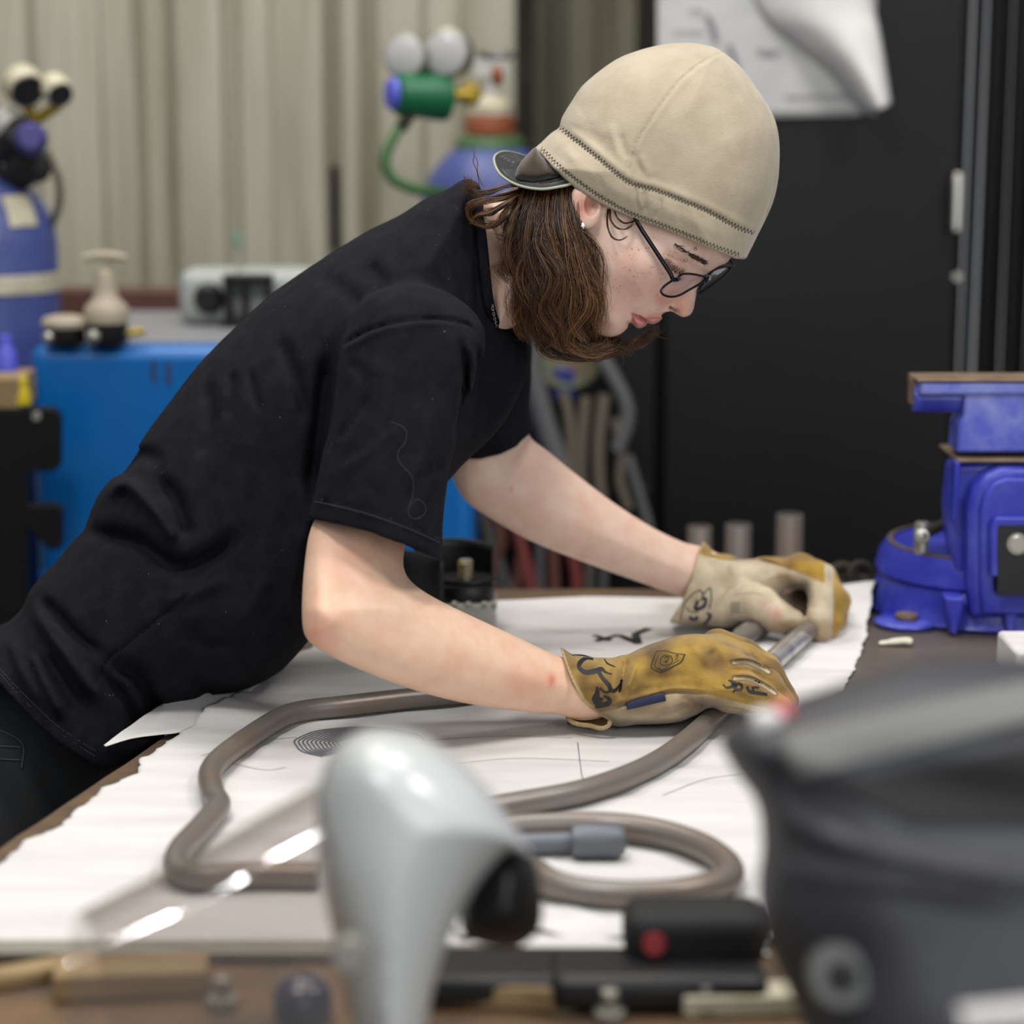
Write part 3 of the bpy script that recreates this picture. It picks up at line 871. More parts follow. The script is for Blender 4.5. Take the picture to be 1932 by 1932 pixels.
# ------------------------------------------------------------------ big paper sheet
def TT(pts): return np.array([T(a, b)[:2] for a, b in pts])
lf = TT([(-120, 1800), (-60, 1690), (0, 1634), (60, 1592), (120, 1560), (150, 1528), (205, 1492), (262, 1462), (268, 1440), (300, 1420), (345, 1392), (420, 1345), (500, 1290), (560, 1240), (640, 1205), (760, 1170), (880, 1152)])
rt_ = TT([(1450, 1800), (1452, 1700), (1455, 1640), (1460, 1560), (1500, 1420), (1560, 1350), (1602, 1290), (1618, 1250), (1632, 1215), (1638, 1180), (1650, 1155), (1662, 1132)])
YA, YB = 1.435, 2.475
def edge(tab, Y, jit):
    o = np.argsort(tab[:, 1]); x = np.interp(Y, tab[o, 1], tab[o, 0])
    return x + jit * (np.sin(Y * 90) * .5 + np.sin(Y * 233 + 1) * .35 + np.sin(Y * 517) * .2)
def paper_z(x, y):
    z = 0.0036 + 0.0009 * np.sin(y * 55 + 2.5 * np.sin(x * 5)) + 0.0006 * np.sin(y * 150 + x * 9) + 0.0006 * np.sin(x * 31 + y * 20)
    z = z + 0.016 * np.exp(-((y - 2.43) / 0.03) ** 2) * np.clip((x + 0.25) * 3, 0, 1)
    z = z + 0.022 * np.clip((y - 2.28) / .17, 0, 1) ** 2 * np.clip((x - 0.25) / .15, 0, 1)
    z = z + 0.012 * np.exp(-((x + 0.30 + (2.0 - y) * 0.1) / .05) ** 2 - ((y - 2.03) / .07) ** 2)
    z = z + 0.006 * np.exp(-((x + 0.12) / .04) ** 2 - ((y - 2.22) / .05) ** 2)
    return z
def pfn(u, v):
    Y = YA + (YB - YA) * v
    Yj = Y + (v < .01) * 0.004 * np.sin(u * 60)
    x = edge(lf, Y, .0035) * (1 - u) + edge(rt_, Y, .002) * u
    return np.stack([x, Yj, TABLE + paper_z(x, Y)], -1)
V, F = sheet(pfn, 150, 220)
mb = MB(); mb.add(V, F)
paper_o = mb.build('paper_sheet', M['paper'], None, smooth=3.5)
s = paper_o.modifiers.new('s', 'SOLIDIFY'); s.thickness = 0.0004
tag(paper_o, 'large creased white paper sheet spread over the work table under the bent tubes', 'paper')
def on_paper(px, py, off=0.0004):
    q = T(px, py, TABLE + 0.002)
    for _ in range(3):
        q = T(px, py, TABLE + float(paper_z(q[0], q[1])) + off)
    return q
# second sheet: lies over the left edge under the belly, with a lifted tongue
pl = TT([(196, 1418), (290, 1366), (330, 1352), (420, 1318), (500, 1296)])
pr = TT([(200, 1420), (250, 1405), (300, 1398), (340, 1393), (400, 1374), (470, 1345), (540, 1316)])
def sfn(u, v):
    a = spline(pl, 12); b = spline(pr, 12); i = (u * (len(a) - 1)).astype(int)
    q = a[i] * (1 - v)[..., None] + b[i] * v[..., None]
    return np.stack([q[..., 0], q[..., 1], TABLE + .006 + 0.012 * np.sin(u * 3) * (1 - v) + .0 * u], -1)
V, F = sheet(sfn, 40, 10); mb = MB(); mb.add(V, F); o = mb.build('paper_scrap', M['paper'], None, smooth=3.5)
s = o.modifiers.new('s', 'SOLIDIFY'); s.thickness = 0.0005
tag(o, 'narrow white paper flap poking over the left table edge under the black shirt', 'paper')

# drawing on the sheet
def pen(strokes, wd, name, m, n=5):
    mb = MB()
    for st in strokes:
        q = spline(st, n) if len(st) > 2 else np.linspace(st[0], st[1], 8)
        mb.v = mb.v
        p = np.array([on_paper(a, b, .0007) for a, b in q])
        t_ = np.gradient(p, axis=0); nn = np.cross(t_, (0, 0, 1)); nn /= np.maximum(np.linalg.norm(nn, axis=1), 1e-9)[:, None]
        V = np.concatenate([p - nn * wd / 2, p + nn * wd / 2]); m_ = len(p)
        mb.add(V, [(i, i + 1, m_ + i + 1, m_ + i) for i in range(m_ - 1)])
    return mb.build(name, m, paper_o, smooth=None)
pen([[(1121, 1198), (1152, 1208)], [(1124, 1209), (1168, 1197)]], 0.008, 'marker_letter', M['ink'])
pen([[(1166, 1197), (1207, 1214)], [(1204, 1214), (1199, 1196)], [(1197, 1197), (1212, 1190)], [(1208, 1192), (1224, 1185)]], 0.009, 'marker_letter', M['ink'])
rings = []
for k in range(11):
    f_ = 1 - k * 0.065
    rings.append([(680 + 124 * f_ * math.cos(a) + 2 * math.sin(a * 9), 1402 + 31 * f_ * math.sin(a)) for a in np.linspace(2.2 - k * .02, 6.9, 26)])
pen(rings, 0.0016, 'scribbled_ring', M['ink_grey'], 3)
lines = [[(380, 1425), (470, 1400), (560, 1390)], [(820, 1395), (960, 1388), (1080, 1392)], [(860, 1440), (980, 1430), (1150, 1436)], [(1090, 1400), (1100, 1470), (1120, 1500)],
         [(1250, 1500), (1330, 1470), (1400, 1460)], [(440, 1440), (500, 1452), (540, 1447)], [(1020, 1185), (1060, 1190), (1100, 1188)], [(1010, 1225), (1080, 1222), (1140, 1225)]]
pen(lines, 0.0007, 'pencil_line', M['ink_grey'], 6)

# ------------------------------------------------------------------ bent steel tubes on the paper
RT = 0.0100
def tube_on(pts, r, name, label, group, m='tube', dz=0.0, n=18, z=None):
    q = [T(a, b, TABLE + 0.0048 + r + (c[0] if c else 0)) for a, b, *c in pts]
    mb = MB(); mb.tube(spline(q, 8), r, n)
    o = mb.build(name, M[m], None, smooth=1.2); tag(o, label, 'steel tube', group); return o
GT = 'steel tubes laid on the paper'
t1 = tube_on([(1560, 1168, .004), (1530, 1186, .003), (1480, 1225), (1420, 1280), (1360, 1340), (1300, 1395), (1240, 1438), (1170, 1470), (1090, 1495), (1000, 1512), (900, 1528), (800, 1540), (700, 1560)], RT, 'bent_tube', 'long bent steel tube running from the far glove under the near glove and curving left', GT)
t2 = tube_on([(1450, 1168, .003), (1380, 1214), (1250, 1254), (1120, 1276), (1000, 1291), (890, 1306), (760, 1319), (640, 1333), (575, 1341), (530, 1354), (470, 1391), (415, 1432), (396, 1462), (402, 1498), (412, 1520), (385, 1556), (340, 1605), (335, 1640), (380, 1655), (480, 1650), (600, 1652)], RT, 'bent_tube', 'crooked steel tube running from the far glove behind the forearm to the left and back', GT)
mb = MB()
for q0, q1, t_ in (((1400, 1200), (1444, 1171), 0), ((1455, 1252), (1520, 1194), 1)):
    a, b = T(*q0, TABLE + .0052 + RT), T(*q1, TABLE + .0052 + RT)
    mb = MB(); mb.tube([a, b], RT + .0004, 18); mb.build('ground_section', M['tube_bright'], t1 if t_ else t2, smooth=1.2)
loop = [(900, 1572), (960, 1562), (1060, 1557), (1160, 1558), (1250, 1572), (1330, 1600), (1375, 1635), (1365, 1662), (1290, 1682), (1190, 1688), (1100, 1682), (1040, 1666), (1000, 1640), (940, 1628), (880, 1630)]
tube_on(loop, RT * 1.05, 'scroll_tube', 'steel tube scrolled into an oval loop on the paper right of the face shield', GT)
mb = MB(); qa, qb = on_paper(880, 1618), on_paper(1100, 1612)
mb.tube([qa + [0, 0, .010], qb + [0, 0, .010]], .008, 14)
mb.lathe([(.004, -.02), (.012, -.02), (.0135, -.014), (.0135, .014), (.010, .02), (.004, .022)], on_paper(1128, 1618) + [0, 0, .0135], (1, .05, 0), 20)
o = mb.build('hand_tool', mat('grey_metal', '6c7076', .5, .4), None); tag(o, 'grey round-ended metal tool lying inside the scrolled tube', 'tool')

# ------------------------------------------------------------------ angle grinder lying behind the forearm
GY = 2.36
GB = 2.37
g0 = T(890, 1186)
t = thing('angle_grinder', 'angle grinder with black guard and silver gear head behind the near forearm', 'angle grinder', (g0[0], g0[1] + 0.03, TABLE + .006))
k = GY / 4200 * 1.03
gc = np.array([P(893, 1180, GB)[0], GB, TABLE + .0065])
def Gz(py): return P(890, py, GB)[2]
mb = MB(); mb.box((gc[0] - 5 * k, GB, (Gz(1186) + Gz(1132)) / 2), (98 * k, .055, (Gz(1132) - Gz(1186))), taper=.97)
mb.build('gear_housing', M['alu'], t, bevel=.004, seg=3)
mb = MB(); mb.box((gc[0] + 2 * k, GB, Gz(1136)), (86 * k, .058, 14 * k)); mb.build('bearing_flange', M['alu'], t, bevel=.003)
for dx in (-34, -8, 22, 40):
    MB().lathe([(.001, -.004), (.0032, -.004), (.0032, .002), (.001, .002)], (gc[0] + dx * k, GB - .03, Gz(1128)), (0, -.3, 1), 10).build('screw', M['zinc'], t)
zr = Gz(1126)
MB().lathe([(.01, -.004), (50 * k, -.004), (52 * k, 0), (52 * k, 22 * k), (46 * k, 28 * k), (.01, 30 * k)], (gc[0] - 12 * k, GB, zr), n=40, squash=(.75, 1)).build('guard_collar', M['black'], t)
MB().lathe([(.002, 28 * k), (60 * k, 30 * k), (62 * k, 32 * k), (60 * k, 36 * k), (.002, 36 * k)], (gc[0] - 12 * k, GB + .01, zr), n=40, squash=(.8, 1)).build('guard_plate', M['black'], t)
V, F = sheet(lambda u, v: np.stack([gc[0] - 38 * k + 78 * k * np.sin((u - .5) * 2.6), GB + .015 + 55 * k * np.cos((u - .5) * 2.6), zr + 18 * k + v * (84 * k) * (1 - .12 * u)], -1), 30, 6)
mb = MB(); mb.add(V, F); o = mb.build('wheel_guard', M['black'], t, smooth=3.5); s = o.modifiers.new('s', 'SOLIDIFY'); s.thickness = .002
V, F = sheet(lambda u, v: np.stack([gc[0] - (150 - 97 * u) * k, GB - .02 + .02 * np.cos(u * 3) + 0 * v, zr - 30 * k + v * 123 * k], -1), 12, 6)
mb = MB(); mb.add(V, F); o = mb.build('black_gap_plate', M['black'], t, smooth=3.5); s = o.modifiers.new('s', 'SOLIDIFY'); s.thickness = .002  # black plate added to fill the dark area below the sleeve hem
mb = MB()
mb.cyl((gc[0] - 14 * k, GB - .005, zr + 34 * k), (gc[0] - 14 * k, GB - .005, zr + 74 * k), 13 * k, n=20)
mb.build('spindle', M['zinc'], t)
for i in range(6):
    MB().lathe([(13 * k, -.0006), (15 * k, 0), (13 * k, .0006)], (gc[0] - 14 * k, GB - .005, zr + (42 + i * 5.5) * k), n=20, caps=False).build('thread', M['brass'], t)
mb = MB(); mb.tube([(gc[0] - 60 * k, GB + .02, Gz(1165)), (gc[0] - 200 * k, GB + .06, Gz(1180)), (gc[0] - 330 * k, GB + .09, Gz(1182))], [.024, .028, .026], 20); mb.build('grip_body', M['black'], t)

# ------------------------------------------------------------------ dark shackles behind the far glove, soapstone, small box
for (px, py, rr, lab) in ((1590, 1094, .016, 'dark steel shackle nearest the far glove'), (1625, 1086, .013, 'small dark shackle behind the far glove, right one'), (1600, 1112, .014, 'dull steel ring at the foot of the dark shackles')):
    q = P(px, py, 2.50); mb = MB()
    mb.tube([q + rr * np.array([math.cos(a), .4 * math.sin(a), math.sin(a)]) for a in np.linspace(0, 6.283, 20, endpoint=False)], .005, 8, closed=True)
    o = mb.build('shackle', M['rust']); tag(o, lab, 'shackle', 'shackles behind the far glove')
mb = MB(); q = P(1606, 1128, 2.51); mb.box((q[0], 2.51, TABLE + .012), (.09, .05, .024)); o = mb.build('steel_block', M['rust'], bevel=.004); tag(o, 'dark steel block under the shackles behind the far glove', 'block')
q = T(1688, 1221); mb = MB(); mb.tube(spline([q + [-.017, 0, .004], q + [-.006, .001, .005], q + [.01, 0, .007], q + [.018, -.002, .006]], 4), [.0015] + [.004] * 4 + [.0055] * 4 + [.006] * 3 + [.004], 8, flat=.7)
o = mb.build('soapstone_piece', M['chalk']); tag(o, 'short cream soapstone marker piece on the table in front of the vise', 'soapstone')
q = T(1980, 1290); mb = MB(); mb.box(q + [0.0, .03, .018], (0.075, .09, .036)); o = mb.build('paper_roll_box', M['paper'], bevel=.004); tag(o, 'white carton at the right edge in front of the vise', 'carton')

# ------------------------------------------------------------------ bench vise
VY = 2.34
t = thing('bench_vise', 'large cobalt blue bench vise bolted to the table at the right edge', 'vise', (P(1907, 1200, VY)[0], VY + .1, TABLE + .002))
def vz(pts, y0, y1, name, m, bevel=.003, par=t, mir=True, seg=3):
    """outline (px) of one half, mirrored about the screw axis, extruded from y0 to y1"""
    c = 1907
    if mir: pts = list(pts) + [(2 * c - x, y) for x, y in reversed(pts)]
    q = [P(x, y, VY) for x, y in pts]
    mb = MB(); mb.prism([(p[0], p[2]) for p in q], y1 - y0, lambda u, v, w_: (u, y0 + w_, v))
    return mb.build(name, m, par, smooth=.6, bevel=bevel, seg=seg)
kk = VY / 4200 * 1.0
X = P(1907, 1000, VY)[0]
def Z(py): return P(1907, py, VY)[2]
zb = TABLE + .0022
# base: round foot with lugs, skirt with ribs
mb = MB(); mb.lathe([(.05, zb), (.128, zb), (.131, zb + .004), (.129, Z(1182)), (.124, Z(1150)), (.118, Z(1122)), (.112, Z(1116))], (X, VY + .12, 0), n=56)
mb.build('base_skirt', M['vise_blue'], t)
for sx in (-1, 1):
    mb = MB(); mb.lathe([(.004, zb), (.033, zb), (.035, zb + .004), (.034, Z(1184)), (.030, Z(1181)), (.004, Z(1181))], (X + sx * .103, VY + .035, 0), n=32); mb.build('base_lug', M['vise_blue'], t)
    mb = MB(); mb.lathe([(.002, 0), (.012, 0), (.013, .003), (.012, .006), (.002, .007)], (X + sx * .103, VY + .03, Z(1180)), n=24); mb.build('lug_bolt', M['vise_rust'], t)
for px in (1800, 1907, 2014):
    q = [P(px - 20, 1124, VY - .01), P(px + 20, 1124, VY - .01), P(px + 6, 1200, VY - .02), P(px - 6, 1200, VY - .02)]
    mb = MB(); mb.prism([(p[0], p[2]) for p in q], .03, lambda u, v, w_: (u, VY - .018 + w_, v)); mb.build('rib', M['vise_blue'], t, bevel=.003)
mb = MB(); mb.lathe([(.05, Z(1120)), (.121, Z(1120)), (.123, Z(1116)), (.119, Z(1085)), (.112, Z(1066)), (.05, Z(1062))], (X, VY + .12, 0), n=56); mb.build('swivel_ring', M['vise_blue'], t)
mb = MB(); mb.lathe([(.104, Z(1064) + .0015), (.110, Z(1064) + .001), (.110, Z(1064) - .002)], (X, VY + .12, 0), n=56, caps=False); mb.build('swivel_top', M['table_grey'], t)
# body
vz([(1810, 1112), (1806, 1075), (1794, 1010), (1792, 960), (1800, 876)], VY + .012, VY + .055, 'vise_body', M['vise_blue'], .008)
vz([(1826, 1160), (1822, 1100), (1822, 950), (1832, 915), (1858, 890), (1885, 880)], VY - .015, VY + .03, 'front_arch', M['vise_blue'], .006)
vz([(1846, 1150), (1842, 1100), (1842, 955), (1850, 925), (1870, 903), (1890, 896)], VY - .022, VY - .013, 'inner_arch', M['vise_blue'], .003)
vz([(1866, 1105), (1866, 974)], VY - .0235, VY - .021, 'slide_opening', M['black'], .0)
vz([(1857, 1076), (1857, 982), (1864, 968), (1870, 965)], VY - .034, VY - .022, 'slide_channel', M['vise_blue'], .0025)
vz([(1869, 1110), (1869, 985), (1872, 979)], VY - .0345, VY - .03, 'channel_bore', M['black'], 0)
c = np.array([X, VY - .036, Z(1014)])
MB().lathe([(.002, 0), (20 * kk, 0), (23 * kk, -.003), (23 * kk, -.03)], c, (0, -1, 0), 36).build('screw_end', M['zinc'], t)
MB().lathe([(.001, .001), (15 * kk, .001), (17 * kk, -.0005)], c, (0, -1, 0), 36).build('screw_centre', M['steel'], t)
# neck and jaws
vz([(1805, 874), (1805, 866)], VY + .0, VY + .10, 'neck_ledge', M['vise_rust'], .002)
vz([(1808, 858), (1812, 800), (1822, 790), (1824, 745), (1822, 726)], VY + .01, VY + .06, 'jaw_neck', M['vise_worn'], .012, seg=4)
mb = MB(); r_ = 27 * kk
mb.lathe([(r_ * .5, -.001), (r_ * .92, -.001), (r_, .004), (r_, 340 * kk), (r_ * .92, 345 * kk)], (P(1735, 762, VY)[0], VY + .035, Z(760)), (1, 0, 0), 36)
mb.build('jaw_roll', M['vise_blue'], t)
vz([(1738, 748), (1737, 722)], VY + .006, VY + .06, 'jaw_top', M['vise_worn'], .004)
vz([(1732, 722), (1732, 717)], VY + .004, VY + .062, 'jaw_face', M['vise_rust'], .002)
vz([(1731, 775), (1731, 722), (1742, 722), (1742, 775)], VY + .03, VY + .06, 'jaw_plate', M['vise_rust'], .002, mir=False)
vz([(1800, 870), (1795, 985), (1805, 985), (1812, 870)], VY - .004, VY + .02, 'side_web', M['vise_blue'], .004, mir=False)
# lock bolt with T bar
q = P(1737, 1065, VY + .06); b0 = P(1737, 990, VY + .06)
MB().lathe([(.004, 0), (.0085, .001), (.0085, b0[2] - q[2]), (.007, b0[2] - q[2] + .003), (.001, b0[2] - q[2] + .003)], (q[0], q[1], q[2]), n=24).build('lock_bolt', M['zinc'], t)
q = P(1737, 1009, VY + .052); mb = MB(); mb.cyl(q + [-.001, -.006, 0], q + [.035, .03, .008], .006); mb.build('lock_bar', M['rust'], t)
MB().lathe([(.001, .004), (.008, .003), (.009, 0), (.009, -.005)], q + [0, -.005, 0], (0, -1, 0), 24).build('lock_bar_knob', M['steel'], t)

# ------------------------------------------------------------------ foreground: dark welding helmet
M['helmet'] = mat('dark_helmet_plastic', '3c3c42', 0.5, 0.0, '313136', 6, 0.05, 60, .0005)
M['helmet_light'] = mat('ring_and_lit_top_plastic', '6b6b69', 0.6)
HZ = 1.18
hm = Map2(1250, 1150, 2500, 2500, 4).poly([(1360, 1392), (1420, 1352), (1540, 1305), (1700, 1258), (1850, 1242), (2000, 1250), (2150, 1310), (2260, 1450), (2300, 1700), (2290, 1950), (2230, 2160), (1950, 2172), (1720, 2160), (1570, 2040), (1490, 1880), (1448, 1780), (1430, 1690), (1437, 1600), (1428, 1515), (1385, 1455)], 6)
hd = Map2(1250, 1150, 2500, 2500, 4)
hd.stroke([(1430, 1420), (1450, 1490), (1490, 1545), (1580, 1588), (1700, 1618), (1850, 1645), (2100, 1670)], 20, -.005)
hd.stroke([(1430, 1640), (1560, 1650), (1700, 1665), (1950, 1700)], 18, -.003)
hd.blob(1800, 1490, 260, 60, .006, .15)
hd.blob(1590, 1830, 75, 75, .006)
def hel(p): return inflate(p, hm, HZ + .06, .075, .105, hd, 2.3)
t = thing('welding_helmet', 'dark grey welding helmet in the right foreground, out of focus', 'welding helmet', c2w(cs(1850, 2200, HZ + .06)))
lo, hi = box_px(1320, 1200, 2340, 2340, HZ - .07, HZ + .2)
body('shell', lambda p: np.maximum(hel(p), -(hel(p) + .014)), lo, hi, .005, M['helmet'], t)
def on_hel(px, py, off=.002): return c2w(on_surface(hel, np.atleast_1d(px), np.atleast_1d(py), HZ - .06, HZ + .08, off)[0])[0]
def hel_patch(poly, name, m, off=.003, n=14):
    """a plate following the shell: quad patch between four px corners"""
    (a, b, c_, d_) = [np.array(q, float) for q in poly]
    u, v = np.meshgrid(np.linspace(0, 1, n * 2), np.linspace(0, 1, n), indexing='ij')
    g = (a * (1 - u)[..., None] + b * u[..., None]) * (1 - v)[..., None] + (d_ * (1 - u)[..., None] + c_ * u[..., None]) * v[..., None]
    q, hit = on_surface(hel, g[..., 0].ravel(), g[..., 1].ravel(), HZ - .06, HZ + .08, off)
    V = c2w(q); i = np.arange(u.size).reshape(u.shape)
    F = np.stack([i[:-1, :-1], i[1:, :-1], i[1:, 1:], i[:-1, 1:]], -1).reshape(-1, 4)
    mb = MB(); mb.add(V, F); o = mb.build(name, m, t, smooth=3.5); s = o.modifiers.new('s', 'SOLIDIFY'); s.thickness = .003; s.offset = 0; return o
hel_patch([(1470, 1390), (1990, 1275), (2010, 1345), (1500, 1470)], 'lit_top_band', M['helmet_light'])  # paler plate: the light on the helmet's top put into the colour
hel_patch([(1560, 1480), (2000, 1395), (2020, 1560), (1720, 1560)], 'filter_window', M['black_rubber'], .0005)
q = on_hel(1588, 1832, -.002); ax = np.array([-.1, -1, .15])
MB().lathe([(.008, .012), (.016, .012), (.0175, .008), (.0175, -.01)], q, ax, 36).build('adjuster_ring', M['helmet_light'], t)
MB().lathe([(.001, .016), (.008, .015), (.0095, .012), (.0095, 0)], q, ax, 6).build('adjuster_knob', M['black'], t)
q = on_hel(1448, 1362, .004); mb = MB(); mb.box(q, (.016, .012, .012)); mb.build('white_sticker', M['paper'], t, bevel=.003)
q = on_hel(1478, 1345, .006); mb = MB(); mb.box(q, (.010, .012, .012)); mb.build('pink_sticker', mat('pink_sticker', 'cf6a72', 0.6), t, bevel=.003)
t = thing('coil_spring', 'white coiled cable at the bottom right corner', 'cable', Q(1880, 1915, 1.02))
mb = MB(); a, b = Q(1812, 1925, 1.02), Q(2010, 1905, 1.02)
n_ = 220; s_ = np.linspace(0, 1, n_)[:, None]; ph = np.linspace(0, 2 * math.pi * 15, n_)
mb.tube(a + (b - a) * s_ + .0055 * np.stack([0 * ph, np.cos(ph), np.sin(ph)], -1), .0014, 6); mb.build('coil', M['paper'], t)

# ------------------------------------------------------------------ foreground: face shield
def shield_mats():
    m = bpy.data.materials.new('clear_visor_film'); m.use_nodes = True; nt = m.node_tree; N, L = nt.nodes, nt.links
    N.clear(); o = N.new('ShaderNodeOutputMaterial'); tr = N.new('ShaderNodeBsdfTransparent'); tr.inputs[0].default_value = (.82, .79, .77, 1)
    gl = N.new('ShaderNodeBsdfGlossy'); gl.inputs['Roughness'].default_value = .045; gl.inputs[0].default_value = (1, 1, 1, 1)
    fr = N.new('ShaderNodeFresnel'); fr.inputs[0].default_value = 1.25
    mr = N.new('ShaderNodeMapRange'); mr.inputs['To Min'].default_value = .12; mr.inputs['To Max'].default_value = .5; L.new(fr.outputs[0], mr.inputs[0])
    mx = N.new('ShaderNodeMixShader'); L.new(mr.outputs[0], mx.inputs[0]); L.new(tr.outputs[0], mx.inputs[1]); L.new(gl.outputs[0], mx.inputs[2]); L.new(mx.outputs[0], o.inputs[0])
    return m
M['film'] = shield_mats()
M['shell_grey'] = mat('grey_translucent_shell', 'bfc2c1', 0.28, 0.0, coat=0.3)
SZ = 1.27
t = thing('face_shield', 'face shield with clear visor and pale grey crown in the left foreground', 'face shield', Q(760, 2250, SZ))
sm = Map2(520, 1300, 1200, 2400, 3).poly([(606, 1460), (640, 1402), (700, 1374), (780, 1382), (850, 1420), (920, 1485), (970, 1560), (1003, 1612), (960, 1606), (915, 1650), (872, 1720), (838, 1800), (815, 1880), (800, 1960), (788, 2020), (764, 2080), (708, 2080), (680, 2010), (650, 1860), (622, 1740), (600, 1640), (596, 1540)], 6)
def shl(p): return inflate(p, sm, SZ + .03, .05, .075)
lo, hi = box_px(560, 1340, 1060, 2240, SZ - .07, SZ + .12)
body('crown_shell', lambda p: np.maximum(shl(p), -(shl(p) + .010)) , lo, hi, .0035, M['shell_grey'], t)
for (x0_, y0_, x1_, y1_, wd) in ((765, 1600, 800, 1560, 10), (800, 1700, 815, 1665, 9), (745, 1585, 800, 1530, 0)):
    pass
bm_ = Map2(800, 1500, 1150, 1900, 3).poly([(895, 1640), (930, 1600), (985, 1592), (1015, 1640), (1024, 1720), (1010, 1765), (960, 1790), (880, 1770), (868, 1720)], 6)
lo, hi = box_px(850, 1570, 1045, 1810, SZ + .0, SZ + .16)
body('headgear_band', lambda p: inflate(p, bm_, SZ + .08, .03, .05), lo, hi, .004, M['black'], t)
mb = MB(); mb.lathe([(.002, .01), (.009, .01), (.011, .006), (.011, 0)], Q(662, 1796, SZ - .045), (0, -1, .1), 24); mb.build('pivot_knob', M['zinc'], t)
def vis(u, v):
    """half cone from the crown (u = 0) to the chin tip (u = 1); v runs from the near lower edge over the top to the far lower edge"""
    u, v = np.broadcast_arrays(np.asarray(u, float), np.asarray(v, float))
    th = math.pi * (-.12 + 1.24 * v)
    topx = 612 + u * (150 - 612); topy = np.interp(u, [0, .35, .62, .88, 1], [1455, 1545, 1622, 1690, 1722])
    boty = 2010 - 10 * u; ry = boty - topy; zc = SZ + .03; rz = .075 * (1 - .3 * u)
    bulge = 34 * np.sin(np.clip(th, 0, math.pi)) ** .7 * u ** 3
    py = boty - ry * np.sin(th); z = zc - rz * np.cos(th)
    return c2w(cs(topx + 30 - bulge, py, zc) + np.stack([0 * z, 0 * z, z - zc], -1))
V, F = sheet(vis, 40, 60); mb = MB(); mb.add(V, F); o = mb.build('clear_visor', M['film'], t, smooth=3.5)
# aluminium straight edge lying along the front of the paper, seen through the visor
mb = MB(); a, b = T(-60, 1800), T(655, 1806)
mb.box((a + b) / 2 + [0, -.004, .006], (abs(b[0] - a[0]), .022, .006)); o = mb.build('straight_edge', M['zinc'], bevel=.001); tag(o, 'flat aluminium straight edge along the front of the paper at the left', 'ruler')
mb = MB(); a, b = T(830, 1822), T(960, 1818); mb.box((a + b) / 2 + [0, 0, .006], (.06, .022, .01)); o = mb.build('steel_bar', M['zinc'], bevel=.001); tag(o, 'short pale steel bar right of the face shield on the front bench', 'steel bar')
# dark battery tool with red button
t = thing('power_tool', 'black power tool with a red button lying before the scrolled tube', 'power tool', T(1290, 1850))
mb = MB(); q = T(1290, 1850, TABLE); 
mb.box(q + [.006, .0, .035], (.094, .05, .038)); mb.build('tool_body', M['black_rubber'], t, bevel=.012, seg=3)
mb = MB(); mb.box(q + [-.02, -.03, .014], (.14, .06, .024)); mb.build('tool_base', M['black'], t, bevel=.008)
mb = MB(); mb.lathe([(.002, .004), (.007, .004), (.008, 0)], q + [-.022, -.0255, .036], (0, -1, .2), 20); mb.build('red_button', M['red'], t)
# scraps on the front bench
for (px, py, sx, sy, rz, m, lab) in ((880, 1745, .03, .07, .3, 'paper', 'white paper scrap between the face shield and its headband'), (1110, 1752, .10, .05, -.2, 'paper', 'torn white paper scrap left of the black power tool'),
        (1395, 1782, .06, .022, .35, 'paper', 'curled white paper scrap beside the dark helmet')):
    q = T(px, py); c_, s_ = math.cos(rz), math.sin(rz)
    V, F = sheet(lambda u, v: np.stack([q[0] + (u - .5) * sx * c_ - (v - .5) * sy * s_, q[1] + (u - .5) * sx * s_ + (v - .5) * sy * c_, TABLE + .004 + .006 * (u - .5) ** 2 + .003 * np.sin(u * 9 + v * 5)], -1), 14, 10)
    mb = MB(); mb.add(V, F); o = mb.build('paper_scrap', M[m], smooth=3.5); s = o.modifiers.new('s', 'SOLIDIFY'); s.thickness = .0006; tag(o, lab, 'paper')
for (px, py, L_, r_, m, rz, lab) in ((250, 1868, .10, .018, 'wood', .1, 'wooden block on the front bench under the visor'), (950, 1890, .09, .016, 'wood', -.15, 'long wooden offcut on the front bench below the power tool'), (1430, 1905, .10, .014, 'cream', .05, 'cream bar on the front bench left of the dark helmet'),
        (60, 1850, .09, .010, 'wood', .5, 'thin wooden stick at the left front of the bench'), (1240, 1885, .05, .010, 'orange', .2, 'small orange brown metal piece on the front bench')):
    q = T(px, py); c_, s_ = math.cos(rz), math.sin(rz)
    mb = MB(); mb.box(q + [0, 0, r_ * .5 + .001], (L_, r_ * 2, r_), rot=[(c_, -s_, 0), (s_, c_, 0), (0, 0, 1)]); o = mb.build('offcut', M[m], bevel=.002); tag(o, lab, 'offcut')
mb = MB(); q = T(572, 1925); mb.lathe([(.004, 0), (.017, 0), (.019, .004), (.019, .018), (.014, .026), (.005, .029), (.001, .029)], q + [0, 0, .001], n=32); o = mb.build('round_knob', mat('dark_blue_gloss', '10163c', 0.12, coat=.8)); tag(o, 'glossy dark blue round knob on the bench under the visor', 'knob')
mb = MB(); q = T(1000, 1850); mb.box(q + [.01, -.02, .012], (.16, .06, .02)); o = mb.build('black_case', M['black'], bevel=.006); tag(o, 'flat black case on the bench right of the face shield', 'case')
